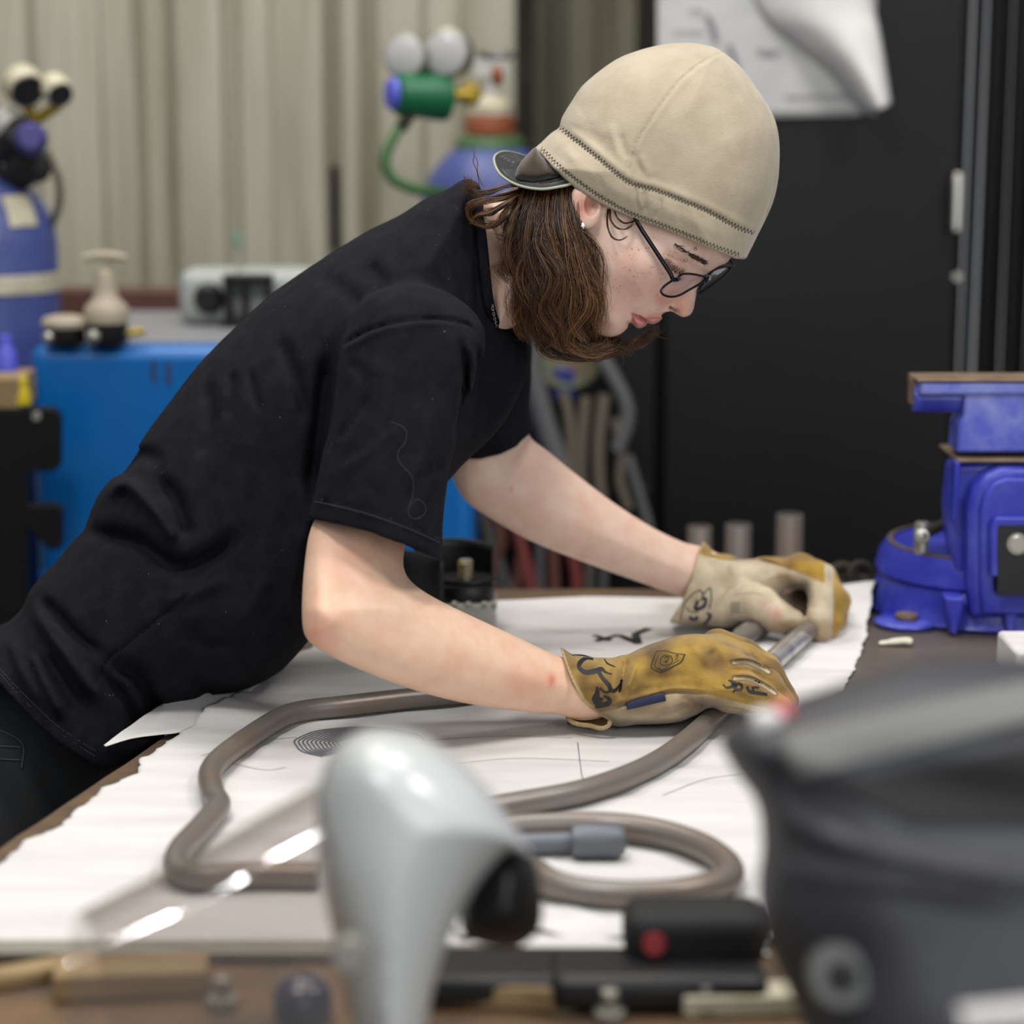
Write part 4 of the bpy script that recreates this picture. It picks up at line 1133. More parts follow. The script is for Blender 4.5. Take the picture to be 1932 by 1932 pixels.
for i, (px, py) in enumerate(((700, 1900), (1060, 1905), (1150, 1925), (1330, 1915), (420, 1900))):
    q = T(px, py); mb = MB(); mb.lathe([(.002, 0), (.009, 0), (.010, .002), (.010, .007), (.0055, .008), (.0055, .020), (.002, .021)], q, n=6 if i % 2 else 20)
    o = mb.build('bolt', M['zinc']); tag(o, ['bolt on the bench right below the face shield', 'bolt between the wooden offcut and the orange metal piece', 'bolt just left of the orange metal piece', 'bolt left of the cream bar', 'bolt on the bench behind the visor, left of the blue knob'][i], 'bolt', 'loose bolts on the front bench')
# ------------------------------------------------------------------ the worker
def w2c(p):
    p = np.asarray(p, float); x, y, z = p[..., 0], p[..., 1], p[..., 2] - CAMZ
    return np.stack([x, -y * SP - z * CP, y * CP - z * SP], -1)

def skin_extra(m, nt, b, mp, base):
    N, L = nt.nodes, nt.links
    v = N.new('ShaderNodeTexVoronoi'); v.inputs['Scale'].default_value = 300; v.inputs['Randomness'].default_value = 1
    L.new(mp.outputs[0], v.inputs['Vector'])
    r = N.new('ShaderNodeMapRange'); r.inputs['From Min'].default_value = .18; r.inputs['From Max'].default_value = .36; r.inputs['To Min'].default_value = 1; r.inputs['To Max'].default_value = 0
    L.new(v.outputs['Distance'], r.inputs[0])
    n = N.new('ShaderNodeTexNoise'); n.inputs['Scale'].default_value = 90; L.new(mp.outputs[0], n.inputs[0])
    r2 = N.new('ShaderNodeMapRange'); r2.inputs['From Min'].default_value = .47; r2.inputs['From Max'].default_value = .60; L.new(n.outputs[0], r2.inputs[0])
    g = N.new('ShaderNodeVectorMath'); g.operation = 'DISTANCE'; c = Q(1205, 500, 2.05); g.inputs[1].default_value = tuple(c); L.new(mp.outputs[0], g.inputs[0])
    r3 = N.new('ShaderNodeMapRange'); r3.inputs['From Min'].default_value = .02; r3.inputs['From Max'].default_value = .062; r3.inputs['To Min'].default_value = .6; r3.inputs['To Max'].default_value = 0; L.new(g.outputs['Value'], r3.inputs[0])
    m1 = N.new('ShaderNodeMath'); m1.operation = 'MULTIPLY'; L.new(r.outputs[0], m1.inputs[0]); L.new(r2.outputs[0], m1.inputs[1])
    m2 = N.new('ShaderNodeMath'); m2.operation = 'MULTIPLY'; L.new(m1.outputs[0], m2.inputs[0]); L.new(r3.outputs[0], m2.inputs[1])
    mx = N.new('ShaderNodeMix'); mx.data_type = 'RGBA'; L.new(m2.outputs[0], mx.inputs[0]); L.new(base, mx.inputs[6]); mx.inputs[7].default_value = lin('a8643c')
    L.new(mx.outputs[2], b.inputs['Base Color'])
M['skin'] = mat('skin', 'ffffff', 0.48, 0.0, 'f7ece8', 45, 0.22, 900, 0.0004, sss=0.12, vcol=True, extra=skin_extra, lo=.4, hi=.7)

def lint_extra(m, nt, b, mp, base):
    N, L = nt.nodes, nt.links
    v = N.new('ShaderNodeTexVoronoi'); v.inputs['Scale'].default_value = 95; L.new(mp.outputs[0], v.inputs['Vector'])
    r = N.new('ShaderNodeMapRange'); r.inputs['From Min'].default_value = .035; r.inputs['From Max'].default_value = .06; r.inputs['To Min'].default_value = 1; r.inputs['To Max'].default_value = 0
    L.new(v.outputs['Distance'], r.inputs[0])
    n = N.new('ShaderNodeTexNoise'); n.inputs['Scale'].default_value = 26; L.new(mp.outputs[0], n.inputs[0])
    r2 = N.new('ShaderNodeMapRange'); r2.inputs['From Min'].default_value = .5; r2.inputs['From Max'].default_value = .7; L.new(n.outputs[0], r2.inputs[0])
    m1 = N.new('ShaderNodeMath'); m1.operation = 'MULTIPLY'; L.new(r.outputs[0], m1.inputs[0]); L.new(r2.outputs[0], m1.inputs[1])
    mx = N.new('ShaderNodeMix'); mx.data_type = 'RGBA'; L.new(m1.outputs[0], mx.inputs[0]); L.new(base, mx.inputs[6]); mx.inputs[7].default_value = lin('8c8a94')
    L.new(mx.outputs[2], b.inputs['Base Color'])
M['shirt'] = mat('black_cotton', '1a191f', 0.95, 0.0, '121117', 60, 0.45, 650, 0.0010, spec=.14, extra=lint_extra)
M['shirt_plain'] = mat('black_cotton_rib', '1a191f', 0.95, 0.0, '121117', 60, 0.45, 650, 0.0010, spec=.14)
M['jeans'] = mat('dark_denim', '0e1115', 0.85, 0.0, '151a20', 30, 0.3, 600, 0.0007, sheen=0.2)
M['hat'] = mat('tan_canvas', 'b2a58e', 0.88, 0.0, 'a1947d', 22, 0.4, 620, 0.0010, sheen=0.25, lo=.35, hi=.7)
M['brim'] = mat('dark_brown_cloth', '4b3c2d', 0.8, 0.0, '392d22', 60, 0.3, 500, .0008, sheen=.3)
M['brim_in'] = mat('black_brim_cloth', '1b1a1e', 0.8)
M['piping'] = mat('pale_piping', '9da28b', 0.8)
M['thread_black'] = mat('black_thread', '17151a', 0.7)
M['thread_white'] = mat('white_thread', 'cfcfc8', 0.7)
M['glove'] = mat('glove_leather', 'ffffff', 0.82, 0.0, 'b9a488', 26, 0.45, 420, 0.0012, sheen=0.3, vcol=True, lo=.42, hi=.78)
M['hair_mass'] = mat('dark_hair', '23160e', 0.7, 0.0, '3a2617', 160, 0.6, 300, 0.003, stretch=(1, 1, .25))
def hair_mat():
    m = mat('brown_hair', '5a3c25', 0.38, vcol=True)
    nt = m.node_tree; b = nt.nodes['Principled BSDF']; b.inputs['Specular IOR Level'].default_value = .5; b.inputs['Anisotropic'].default_value = .6
    return m
M['hair'] = hair_mat()
M['frame'] = mat('black_spectacle_metal', '0d0e12', 0.22, 0.3)
M['silver'] = mat('silver', 'c8c6c2', 0.18, 1.0)
M['navy'] = mat('navy_tape', '232b4b', 0.6)
def lens_mat():
    m = bpy.data.materials.new('spectacle_lens'); m.use_nodes = True; nt = m.node_tree; N, L = nt.nodes, nt.links
    N.clear(); o = N.new('ShaderNodeOutputMaterial'); tr = N.new('ShaderNodeBsdfTransparent'); tr.inputs[0].default_value = (.86, .85, .9, 1)
    gl = N.new('ShaderNodeBsdfGlossy'); gl.inputs['Roughness'].default_value = .02
    fr = N.new('ShaderNodeFresnel'); fr.inputs[0].default_value = 1.12
    mx = N.new('ShaderNodeMixShader'); L.new(fr.outputs[0], mx.inputs[0]); L.new(tr.outputs[0], mx.inputs[1]); L.new(gl.outputs[0], mx.inputs[2]); L.new(mx.outputs[0], o.inputs[0])
    return m
M['lens'] = lens_mat()

person = thing('person', 'person in black T-shirt and tan cap leaning over the table, gloved hands on tubes', 'person', (-0.50, 2.10, 0.0))

# ---- outlines
HEADZ = 2.12
face_m = Map2(1000, 60, 1440, 680, 1.5).poly([(1060, 250), (1130, 180), (1230, 130), (1330, 140), (1410, 220), (1425, 320), (1405, 430), (1377, 489), (1354, 503), (1330, 520), (1306, 545), (1276, 572), (1256, 588), (1242, 600), (1226, 606), (1206, 611), (1189, 613), (1180, 621), (1169, 630), (1153, 635), (1136, 632), (1119, 622), (1096, 603), (1066, 572), (1040, 520), (1030, 440), (1030, 350)], 6)
nose_m = Map2(1200, 480, 1340, 620, 1).poly([(1326, 517), (1318, 537), (1313.5, 556), (1311, 570), (1308.5, 583), (1303, 593), (1293, 598), (1284, 597), (1275, 591.5), (1266, 587), (1256, 584), (1246, 573), (1243, 562), (1262, 540), (1288, 520), (1312, 505)], 6)
ulip_m = Map2(1180, 570, 1270, 640, .5).poly([(1204, 594), (1216, 598.5), (1226, 596), (1238, 597), (1249, 599), (1247.5, 603), (1242, 608), (1231, 611.5), (1221.5, 608.5), (1213, 602)], 5)
llip_m = Map2(1180, 570, 1270, 640, .5).poly([(1193, 592), (1206, 597.5), (1216, 604), (1220, 609.5), (1217, 615.5), (1207, 619.5), (1198, 616.5), (1192, 606)], 5)
neck_m = Map2(840, 300, 1140, 700, 3).poly([(910, 388), (950, 362), (1010, 340), (1060, 330), (1110, 420), (1100, 540), (1040, 590), (990, 600), (945, 640), (925, 640), (908, 480)], 6)
fd = Map2(1000, 60, 1440, 680, 1)
fd.stroke([(1190, 591), (1206, 597.5), (1216, 603), (1222, 608.5)], 1.6, .0016)            # mouth line
fd.stroke([(1262, 542), (1246, 553), (1240, 563), (1247, 572), (1260, 578)], 4.0, .0018)       # wing of the nose
fd.blob(1288, 512, 28, 20, .0085, .55)                                                   # eye socket
fd.blob(1281, 503, 17, 8.5, -.0062, .62)                                                  # lowered lid over the eyeball
fd.stroke([(1250, 486), (1262, 503), (1276, 513), (1290, 519)], 2.2, .0022)                 # lash line
fd.stroke([(1258, 480), (1272, 489), (1288, 494), (1303, 498)], 2.2, .0016)                 # lid crease
fd.stroke([(1270, 462), (1300, 478), (1326, 493)], 12, -.0030)                             # brow
fd.blob(1210, 500, 42, 32, -.0035, .6)                                                   # cheekbone
fd.blob(1195, 560, 40, 30, .0030, .5)
fd.stroke([(1238, 566), (1218, 580), (1196, 592), (1186, 604)], 7, .0012)
fd.blob(1160, 610, 22, 16, -.0022)
fd.stroke([(1200, 618), (1190, 612), (1184, 604)], 5, .0018)
def face_W(px, py):
    # half width of the head along its height: narrow chin, wide cheekbones and skull
    t = np.clip(((px - 1150) * .52 - (py - 620) * .85) / 330, 0, 1)
    return np.interp(t, [0, .12, .3, .5, .75, 1], [.036, .047, .060, .070, .078, .080])
ear_R = None
def head(p):
    d = inflate(p, face_m, HEADZ, .058, face_W, fd)
    d = smin(d, inflate(p, neck_m, HEADZ + .015, .05, .058), .012)
    n = inflate(p, nose_m, HEADZ, .013, .0150)
    d = smin(d, n, .005)
    d = smin(d, ell(p, cs(1259, 573, HEADZ - .0135), (.0095, .0075, .0055)), .003)
    d = smax(d, -capsule(p, cs(1263, 579.5, HEADZ - .0155), cs(1276, 588, HEADZ - .0085), .0022, .0026), .0015)
    d = smin(d, inflate(p, ulip_m, HEADZ, .0045, .0225), .0025)
    d = smin(d, inflate(p, llip_m, HEADZ, .005, .0240), .0018)
    # ear
    e = ell(p, cs(1106, 386, HEADZ - .073), (.0150, .0225, .007))
    e = smin(e, ell(p, cs(1100, 412, HEADZ - .073), (.0070, .0085, .005)), .004)
    e = smax(e, -ell(p, cs(1117, 386, HEADZ - .083), (.0075, .0115, .0105)), .002)
    e = smax(e, -capsule(p, cs(1097, 368, HEADZ - .081), cs(1094, 396, HEADZ - .081), .0022), .002)
    d = smin(d, e, .003)
    return d
def head_paint(V):
    px, py = pix(V)
    c = np.tile(np.array(lin('f6d6c4')[:3]), (len(V), 1))
    def blend(col, m): 
        m = np.clip(m, 0, 1)[:, None]; c[:] = c * (1 - m) + np.array(lin(col)[:3]) * m
    g = lambda x, y, s: np.exp(-((px - x) ** 2 + (py - y) ** 2) / s ** 2)
    blend('e0a392', .5 * g(1190, 530, 55)); blend('d58a74', .7 * g(1285, 575, 26)); blend('cf8472', .5 * g(1250, 565, 16))
    blend('e2a897', .4 * g(1150, 610, 30)); blend('d98f86', .35 * g(1270, 500, 24))
    blend('bb6f5f', .85 * g(1097, 392, 26)); blend('7c3f33', .75 * g(1117, 388, 11))
    blend('cc8a86', .9 * np.clip(.6 - ulip_m(px, py) / 1.2, 0, 1) * (V[:, 2] < HEADZ + .03))
    blend('cd8285', .9 * np.clip(.6 - llip_m(px, py) / 1.2, 0, 1) * (V[:, 2] < HEADZ + .03))
    blend('8a4a46', .6 * np.exp(-(seg_dist(spline([(1192, 592), (1206, 597.5), (1216, 603), (1221, 608)], 5), px, py) / 1.8) ** 2))
    blend('4c1f18', .9 * np.exp(-(seg_dist([(1265, 580), (1275, 587)], px, py) / 2.6) ** 2))
    blend('b07f52', .30 * g(930, 430, 70))  # orange light on the neck painted into the skin
    return c
hm_lo, hm_hi = box_px(868, 70, 1440, 660, HEADZ - .12, HEADZ + .12)

# ---- arms
narm_m = Map2(520, 850, 1180, 1420, 2).poly([(660, 930), (606, 965), (584, 1005), (574, 1070), (570, 1130), (571, 1182), (579, 1205), (598, 1222), (640, 1246), (700, 1272), (760, 1295), (830, 1316), (900, 1331), (970, 1341), (1050, 1348), (1130, 1350), (1150, 1310), (1140, 1266), (1080, 1247), (1020, 1223), (950, 1190), (880, 1158), (825, 1132), (788, 1108), (767, 1085), (761, 1055), (770, 1000), (790, 920), (700, 880)], 5)
def narm_z(px, py): return 1.925 + .105 * np.clip((px - 600) / 480, 0, 1) + .05 * np.clip((1150 - py) / 200, 0, 1)
def narm_W(px, py): return np.interp(px, [560, 800, 950, 1100], [.042, .040, .034, .029])
nd = Map2(520, 850, 1180, 1420, 2)
nd.blob(620, 1165, 26, 16, -.003, .5); nd.blob(640, 1130, 18, 30, .002)
nd.stroke([(780, 1120), (860, 1190), (960, 1250), (1060, 1290)], 26, -.0016)
farm_m = Map2(800, 720, 1400, 1180, 2).poly([(868, 800), (850, 870), (857, 910), (880, 946), (920, 975), (1000, 1020), (1100, 1060), (1200, 1096), (1270, 1120), (1340, 1138), (1368, 1090), (1350, 1050), (1305, 1030), (1240, 1000), (1160, 950), (1080, 889), (1032, 850), (1000, 828), (965, 805), (900, 790)], 5)
def farm_z(px, py): return 2.325 + .07 * np.clip((px - 880) / 440, 0, 1)
def farm_W(px, py): return np.interp(px, [850, 1000, 1150, 1320], [.042, .042, .036, .029])
def arms(p):
    d = inflate(p, narm_m, narm_z, .04, narm_W, nd)
    d = np.minimum(d, inflate(p, farm_m, farm_z, .042, farm_W))
    # shoulders and trunk inside the shirt
    d = smin(d, chain(p, [cs(690, 930, 1.985), cs(760, 680, 2.03), cs(790, 620, 2.10)], [.034, .034, .04]), .02)
    d = smin(d, chain(p, [cs(930, 800, 2.33), cs(880, 680, 2.28), cs(800, 620, 2.18)], [.034, .034, .04]), .02)
    d = smin(d, chain(p, [cs(960, 480, 2.135), cs(830, 580, 2.15), cs(590, 830, 2.16), cs(320, 1130, 2.16), cs(120, 1330, 2.16)], [.045, .055, .07, .065, .07]), .03)
    # hands inside the gloves
    d = smin(d, chain(p, [cs(1100, 1300, 2.035), cs(1230, 1290, 2.045), cs(1330, 1275, 2.05)], [.026, .022, .018]), .01)
    d = smin(d, chain(p, [cs(1310, 1080, 2.395), cs(1400, 1110, 2.405), cs(1480, 1090, 2.415)], [.026, .022, .018]), .01)
    return d
def arm_paint(V):
    px, py = pix(V)
    c = np.tile(np.array(lin('eac6ab')[:3]), (len(V), 1))
    far = V[:, 2] > 2.2
    c[far] = np.array(lin('e9c9b6')[:3])
    def blend(col, m): 
        m = np.clip(m, 0, 1)[:, None]; c[:] = c * (1 - m) + np.array(lin(col)[:3]) * m
    g = lambda x, y, s, t=None: np.exp(-((px - x) / s) ** 2 - ((py - y) / (t or s)) ** 2)
    blend('d98e74', .55 * g(600, 1200, 40)); blend('c8583f', .8 * g(1041, 1283, 8, 13)); blend('dc8f74', .4 * g(1000, 1290, 50, 30)); blend('da9478', .35 * g(660, 1050, 60))
    blend('d0604c', .8 * g(964, 923, 4)); blend('d89a88', .12 * np.clip(vnoise(V, 40) * 3, 0, 1))
    return c
V1, F1 = mesh_sdf(head, hm_lo, hm_hi, .00125)
alo, ahi = box_px(0, 400, 1520, 1420, 1.86, 2.50)
alo = np.minimum(alo, cs(0, 400, 2.3)); V2, F2 = mesh_sdf(arms, alo, ahi, .0032)
Vb = c2w(np.concatenate([V1, V2])); Fb = np.concatenate([F1, F2 + len(V1)])
t0, t1_, t2_ = Vb[Fb[:, 0]], Vb[Fb[:, 1]], Vb[Fb[:, 2]]
if (t0 * np.cross(t1_, t2_)).sum() < 0: Fb = Fb[:, ::-1]
link('body', np_mesh('body', Vb, Fb, np.concatenate([head_paint(V1), arm_paint(V2)])), M['skin'], person, smooth=4)

# ---- black T-shirt
TZ = 2.16
tor_m = Map2(-420, 280, 1080, 1620, 3).poly([(-330, 1290), (-200, 1215), (-60, 1185), (0, 1180), (38, 1152), (62, 1105), (115, 1048), (160, 990), (184, 938), (225, 890), (262, 838), (315, 765), (372, 690), (430, 630), (500, 565), (560, 520), (605, 490), (650, 462), (700, 432), (760, 405), (820, 385), (852, 366), (880, 352), (893, 366), (905, 425), (912, 500), (922, 585), (960, 604), (992, 640), (990, 720), (940, 810), (860, 890), (760, 1010), (660, 1120), (590, 1200), (548, 1248), (512, 1277), (460, 1302), (400, 1318), (340, 1343), (300, 1372), (316, 1398), (300, 1450), (240, 1530), (60, 1600), (-250, 1560)], 5)
hem_m = Map2(-420, 280, 1080, 1620, 3).poly([(-400, 0), (-400, 1150), (-300, 1195), (-150, 1220), (-60, 1250), (0, 1292), (55, 1352), (110, 1402), (186, 1453), (240, 1440), (330, 1430), (400, 1390), (1100, 1300), (1100, 0)], 0)
yoke_m = Map2(600, 280, 1000, 800, 2).poly([(800, 400), (850, 372), (882, 352), (896, 368), (907, 425), (914, 500), (923, 585), (935, 630), (900, 680), (820, 640), (780, 520)], 5)
nsl_m = Map2(500, 480, 1000, 1180, 2).poly([(690, 560), (640, 660), (628, 740), (614, 830), (599, 905), (584, 975), (570, 1080), (820, 1140), (833, 1060), (836, 990), (841, 930), (849, 880), (862, 825), (880, 760), (898, 705), (915, 660), (908, 610), (860, 560), (780, 535)], 5)
nhem_m = Map2(500, 480, 1000, 1180, 2).poly([(400, 400), (400, 940), (579, 977), (640, 990), (700, 1004), (770, 1030), (833, 1058), (1000, 1120), (1000, 400)], 0)
fsl_m = Map2(780, 520, 1080, 960, 2).poly([(860, 590), (950, 575), (1000, 630), (1003, 700), (1000, 760), (1006, 830), (1000, 920), (860, 930), (820, 760)], 5)
fhem_m = Map2(780, 520, 1080, 960, 2).poly([(780, 500), (780, 862), (868, 866), (905, 866), (945, 857), (975, 842), (1002, 815), (1080, 740), (1080, 500)], 0)
sd = Map2(-420, 280, 1080, 1620, 3)
for pts, sg, am in (
    ([(215, 905), (245, 870), (281, 858), (300, 880)], 14, .006), ([(199, 940), (235, 912), (281, 951), (318, 1000), (332, 1022)], 13, -.010), ([(165, 1004), (215, 1012), (265, 1025), (315, 1060), (350, 1068), (414, 1036), (450, 998)], 17, .012),
    ([(300, 900), (330, 940), (345, 985), (350, 1015)], 14, .007), ([(442, 700), (436, 745), (428, 790)], 9, .004), ([(474, 700), (480, 740), (492, 778)], 8, .0035), ([(530, 640), (560, 720), (580, 800)], 14, .005),
    ([(390, 720), (400, 800), (375, 870)], 16, .004), ([(560, 900), (575, 980), (540, 1060)], 18, -.004), ([(620, 660), (608, 760), (596, 860), (588, 940)], 16, .012), ([(585, 980), (560, 1080), (545, 1160)], 16, -.005),
    ([(460, 1043), (380, 1102), (300, 1165), (238, 1218), (205, 1240), (185, 1281), (162, 1325), (132, 1407)], 3.2, .0028),
    ([(63, 1142), (90, 1190), (126, 1238), (165, 1290), (190, 1320)], 13, -.009), ([(80, 1130), (110, 1160), (150, 1205), (195, 1235)], 10, .006), ([(56, 1225), (85, 1290), (122, 1358)], 12, -.007), ([(85, 1235), (120, 1290), (150, 1340)], 10, .006), ([(20, 1200), (40, 1260), (80, 1330)], 12, -.005),
    ([(210, 1250), (258, 1276), (285, 1320), (292, 1362)], 14, .010), ([(190, 1270), (235, 1320), (262, 1370), (268, 1400)], 12, .006), ([(330, 1230), (380, 1290), (400, 1312)], 18, .004), ([(300, 1140), (360, 1120), (430, 1090)], 14, -.004),
    ([(340, 1180), (390, 1210), (470, 1190)], 20, .005), ([(500, 1080), (470, 1150), (420, 1200)], 20, -.004),
    ([(0, 1272), (55, 1332), (110, 1382), (186, 1434)], 2.6, .0012), ([(0, 1262), (60, 1322), (115, 1372), (186, 1422)], 2.6, .0010),
    ([(690, 500), (720, 540), (700, 600)], 18, .004), ([(870, 370), (890, 430), (896, 510), (904, 590)], 3.5, .0018), ([(600, 520), (660, 560), (700, 620)], 18, .003), ([(650, 640), (690, 600), (730, 575)], 10, .003)):
    sd.stroke(pts, sg, am * 1.3)
nsd = Map2(500, 480, 1000, 1180, 2)
for pts, sg, am in (
    ([(644, 653), (670, 637), (705, 620), (763, 606), (820, 602), (862, 607), (889, 616), (903, 640)], 3.4, .0032), ([(644, 660), (672, 646), (706, 629), (763, 614), (820, 610), (860, 614)], 6, -.0018),
    ([(868, 640), (880, 700), (872, 770), (858, 820)], 6, .0045), ([(884, 640), (892, 700), (884, 750)], 6, -.004), ([(900, 650), (902, 700), (890, 760)], 5, .004), ([(660, 680), (690, 720), (680, 800)], 12, .0022), ([(720, 660), (690, 760), (650, 860)], 16, -.0022),
    ([(700, 740), (660, 800), (635, 830)], 8, .0020), ([(760, 800), (700, 850), (640, 890)], 10, -.0018), ([(820, 760), (800, 860), (780, 940)], 18, -.002), ([(640, 640), (628, 740), (612, 840)], 7, .003), ([(840, 880), (800, 900), (760, 960)], 12, .0018),
    ([(586, 938), (640, 950), (700, 966), (770, 992), (836, 1020)], 2.2, .0014), ([(586, 944), (640, 956), (700, 972), (770, 998), (836, 1026)], 3, -.0010)):
    nsd.stroke(pts, sg, am * 1.4)
def nsl_z(px, py): return 1.965 + .0 * px + .03 * np.clip((900 - py) / 300, 0, 1)
def tor_W(px, py): return np.interp(px, [-300, 100, 400, 650, 850, 920], [.165, .150, .145, .165, .15, .08])
def shirt(p):
    px, py = pix(p)
    d = inflate(p, tor_m, TZ, .105, tor_W, sd, 2.2)
    d = smin(d, inflate(p, yoke_m, 2.135, .022, .066, sd, 2.4), .03)
    d = smax(d, hem_m(px, py) * TZ / FPX, .002)
    n = inflate(p, nsl_m, nsl_z, .050, .064, nsd, 2.2)
    n = smax(n, nhem_m(px, py) * 1.97 / FPX, .0015)
    hol = inflate(p, nsl_m, nsl_z, .050, .064, nsd, 2.2) + .0065
    n = np.maximum(n, -np.maximum(hol, (720 - py) * 1.97 / FPX))
    f = inflate(p, fsl_m, 2.335, .05, .062, None, 2.2)
    hol2 = f + .007
    f = smax(f, fhem_m(px, py) * 2.33 / FPX, .0015)
    f = np.maximum(f, -np.maximum(hol2, (760 - py) * 2.33 / FPX))
    d = smin(d, f, .015)
    d = smin(d, n, .010)
    cut = np.maximum(hol, (790 - py) * 1.97 / FPX)
    d = np.maximum(d, -np.maximum(cut, p[:, 2] - 2.02))
    return d - .0012 * vnoise(p, 38) - .0006 * vnoise(p, 90)
slo, shi = box_px(-330, 330, 1030, 1470, 1.88, 2.42)
slo = np.minimum(slo, cs(-330, 330, 2.30))
body('t_shirt', shirt, slo, shi, .0034, M['shirt'], person, slack=1.9)
# collar rib
def surf_path(f, pts, z0, z1, off, n=10):
    q = spline(pts, n); c, hit = on_surface(f, q[:, 0], q[:, 1], z0, z1, off); return c2w(c)
mb = MB(); cz = [(886, 352, 2.17), (893, 362, 2.10), (903, 410, 2.080), (910, 460, 2.074), (916, 520, 2.074), (924, 580, 2.085), (940, 620, 2.11), (962, 640, 2.16)]
mb.tube(spline([Q(*c) for c in cz], 6), .0050, 10, flat=.7); mb.build('collar', M['shirt_plain'], person, smooth=3.5)
# stray thread on the sleeve
th = [(735, 796), (750, 800), (766, 812), (764, 835), (752, 850), (752, 868), (765, 885), (778, 900), (780, 925), (776, 945), (770, 962), (775, 976), (790, 978), (803, 966), (800, 950), (788, 942), (778, 948)]
mb = MB(); mb.tube(surf_path(shirt, th, 1.86, 2.05, .0004, 6), .00013, 5); mb.build('loose_thread', mat('grey_thread', '55535a', .8), person, smooth=3.5)

def dashes(f, line, z0, z1, step, name, par, m, r=.0003):
    q = spline(line, 40); L = np.concatenate([[0], np.cumsum(np.linalg.norm(np.diff(q, axis=0), axis=1))]); n = int(L[-1] / step)
    t_ = np.array([[i * step, (i + .3) * step, (i + .6) * step] for i in range(n)]).ravel()
    c, hit = on_surface(f, np.interp(t_, L, q[:, 0]), np.interp(t_, L, q[:, 1]), z0, z1, .0003); W_ = c2w(c).reshape(-1, 3, 3); h_ = hit.reshape(-1, 3).all(1); mb = MB()
    for w_ in W_[h_]:
        if np.linalg.norm(w_[0] - w_[2]) < .01: mb.tube(w_, r, 4)
    if mb.v: mb.build(name, m, par, smooth=None)['kind'] = 'stuff'
M['stitch'] = mat('charcoal_thread', '46454e', .8)
shirt_o = [o for o in person.children if o.name.startswith('t_shirt')][0]
for ln in ([(0, 1271), (55, 1331), (110, 1381), (180, 1428)], [(0, 1263), (58, 1323), (113, 1373), (183, 1419)]): dashes(shirt, ln, 1.9, 2.2, 5, 'hem_stitching', shirt_o, M['stitch'])
for ln in ([(589, 939), (640, 950), (700, 966), (770, 991), (833, 1018)], [(589, 945), (640, 956), (700, 972), (770, 997), (833, 1025)]): dashes(shirt, ln, 1.85, 2.05, 4.5, 'sleeve_stitching', shirt_o, M['stitch'])

# ---- jeans and boots
hipc = [cs(40, 1400, 2.16)]
wp = lambda x, y, z: w2c((x, y, z))
def jeans(p):
    d = ell(p, wp(-.55, 2.09, .80), (.12, .16, .13))
    d = smin(d, chain(p, [wp(-.43, 2.09, .885), wp(-.50, 2.09, .82)], [.085, .10]), .05)
    for s_ in (-1, 1):
        d = smin(d, chain(p, [wp(-.55, 2.09 + s_ * .09, .80), wp(-.56, 2.09 + s_ * .12, .46), wp(-.62, 2.09 + s_ * .13, .10)], [.098, .070, .062]), .03)
    return d - .004 * vnoise(p, 16) - .0015 * vnoise(p, 45)
pts_ = np.array([wp(x, y, z) for x in (-.85, -.28) for y in (1.8, 2.4) for z in (.02, 1.10)])
body('jeans', jeans, pts_.min(0), pts_.max(0), .007, M['jeans'], person)
def boots(p):
    d = None
    for s_ in (-1, 1):
        y = 2.09 + s_ * .135
        b = chain(p, [wp(-.635, y, .15), wp(-.635, y, .055), wp(-.54, y, .045), wp(-.44, y, .038)], [.055, .050, .045, .036], .02)
        b = np.maximum(b, -(CAMZ - p[:, 2] * SP - p[:, 1] * CP))
        d = b if d is None else np.minimum(d, b)
    return d
pts_ = np.array([wp(x, y, z) for x in (-.72, -.38) for y in (1.85, 2.35) for z in (-.01, .24)])
body('boots', boots, pts_.min(0), pts_.max(0), .006, M['black_rubber'], person)
# jeans details seen at the left edge: pocket seam threads
mb = MB()
for st in ([(-30, 1372), (0, 1378), (42, 1403), (41, 1450)], [(-30, 1408), (0, 1408), (41, 1410)], [(-30, 1424), (0, 1432), (40, 1434)]):
    q = spline(st, 8); c, hit = on_surface(jeans, q[:, 0], q[:, 1], 1.8, 2.3, .0008)
    if hit.all(): mb.tube(c2w(c), .0009, 6)
if mb.v: mb.build('pocket_seam', mat('grey_blue_thread', '3c444c', .8), person, smooth=3.5)
# ---- cap
HZC = 2.115
cap_m = Map2(960, 20, 1540, 560, 1.5).poly([(990, 330), (1000, 290), (1022, 268), (1040, 251), (1055, 240), (1061, 221), (1076, 195), (1101, 160), (1140, 127), (1182, 103), (1240, 86), (1298, 81), (1345, 88), (1364, 98), (1391, 120), (1420, 155), (1450, 200), (1466, 238), (1471, 285), (1468, 340), (1456, 388), (1431, 440), (1413, 476), (1402, 500), (1380, 540), (1250, 520), (1100, 450)], 6)
cut_m = Map2(960, 20, 1540, 560, 1.5).poly([(900, 260), (1004, 280), (1019, 289), (1030, 301), (1045, 318), (1064, 337), (1085, 355), (1125, 380), (1148, 393), (1191, 411), (1241, 428), (1291, 448), (1340, 469), (1387, 488), (1400, 489), (1600, 470), (1600, -100), (900, -100)], 0)
UP = [(1057, 239), (1074, 255), (1092, 269), (1125, 295), (1158, 322), (1191, 346), (1241, 360), (1291, 380), (1340, 401), (1390, 428), (1425, 441)]
LOW = [(1021, 279), (1040, 299), (1059, 317), (1092, 343), (1125, 366), (1158, 386), (1191, 403), (1234, 419), (1291, 441), (1340, 461), (1397, 482)]
SEAM = [(1363, 98), (1340, 109), (1317, 123), (1292, 143), (1271, 166), (1245, 200), (1224, 232), (1207, 258), (1194, 285), (1185, 322), (1178, 336)]
cdm = Map2(960, 20, 1540, 560, 1)
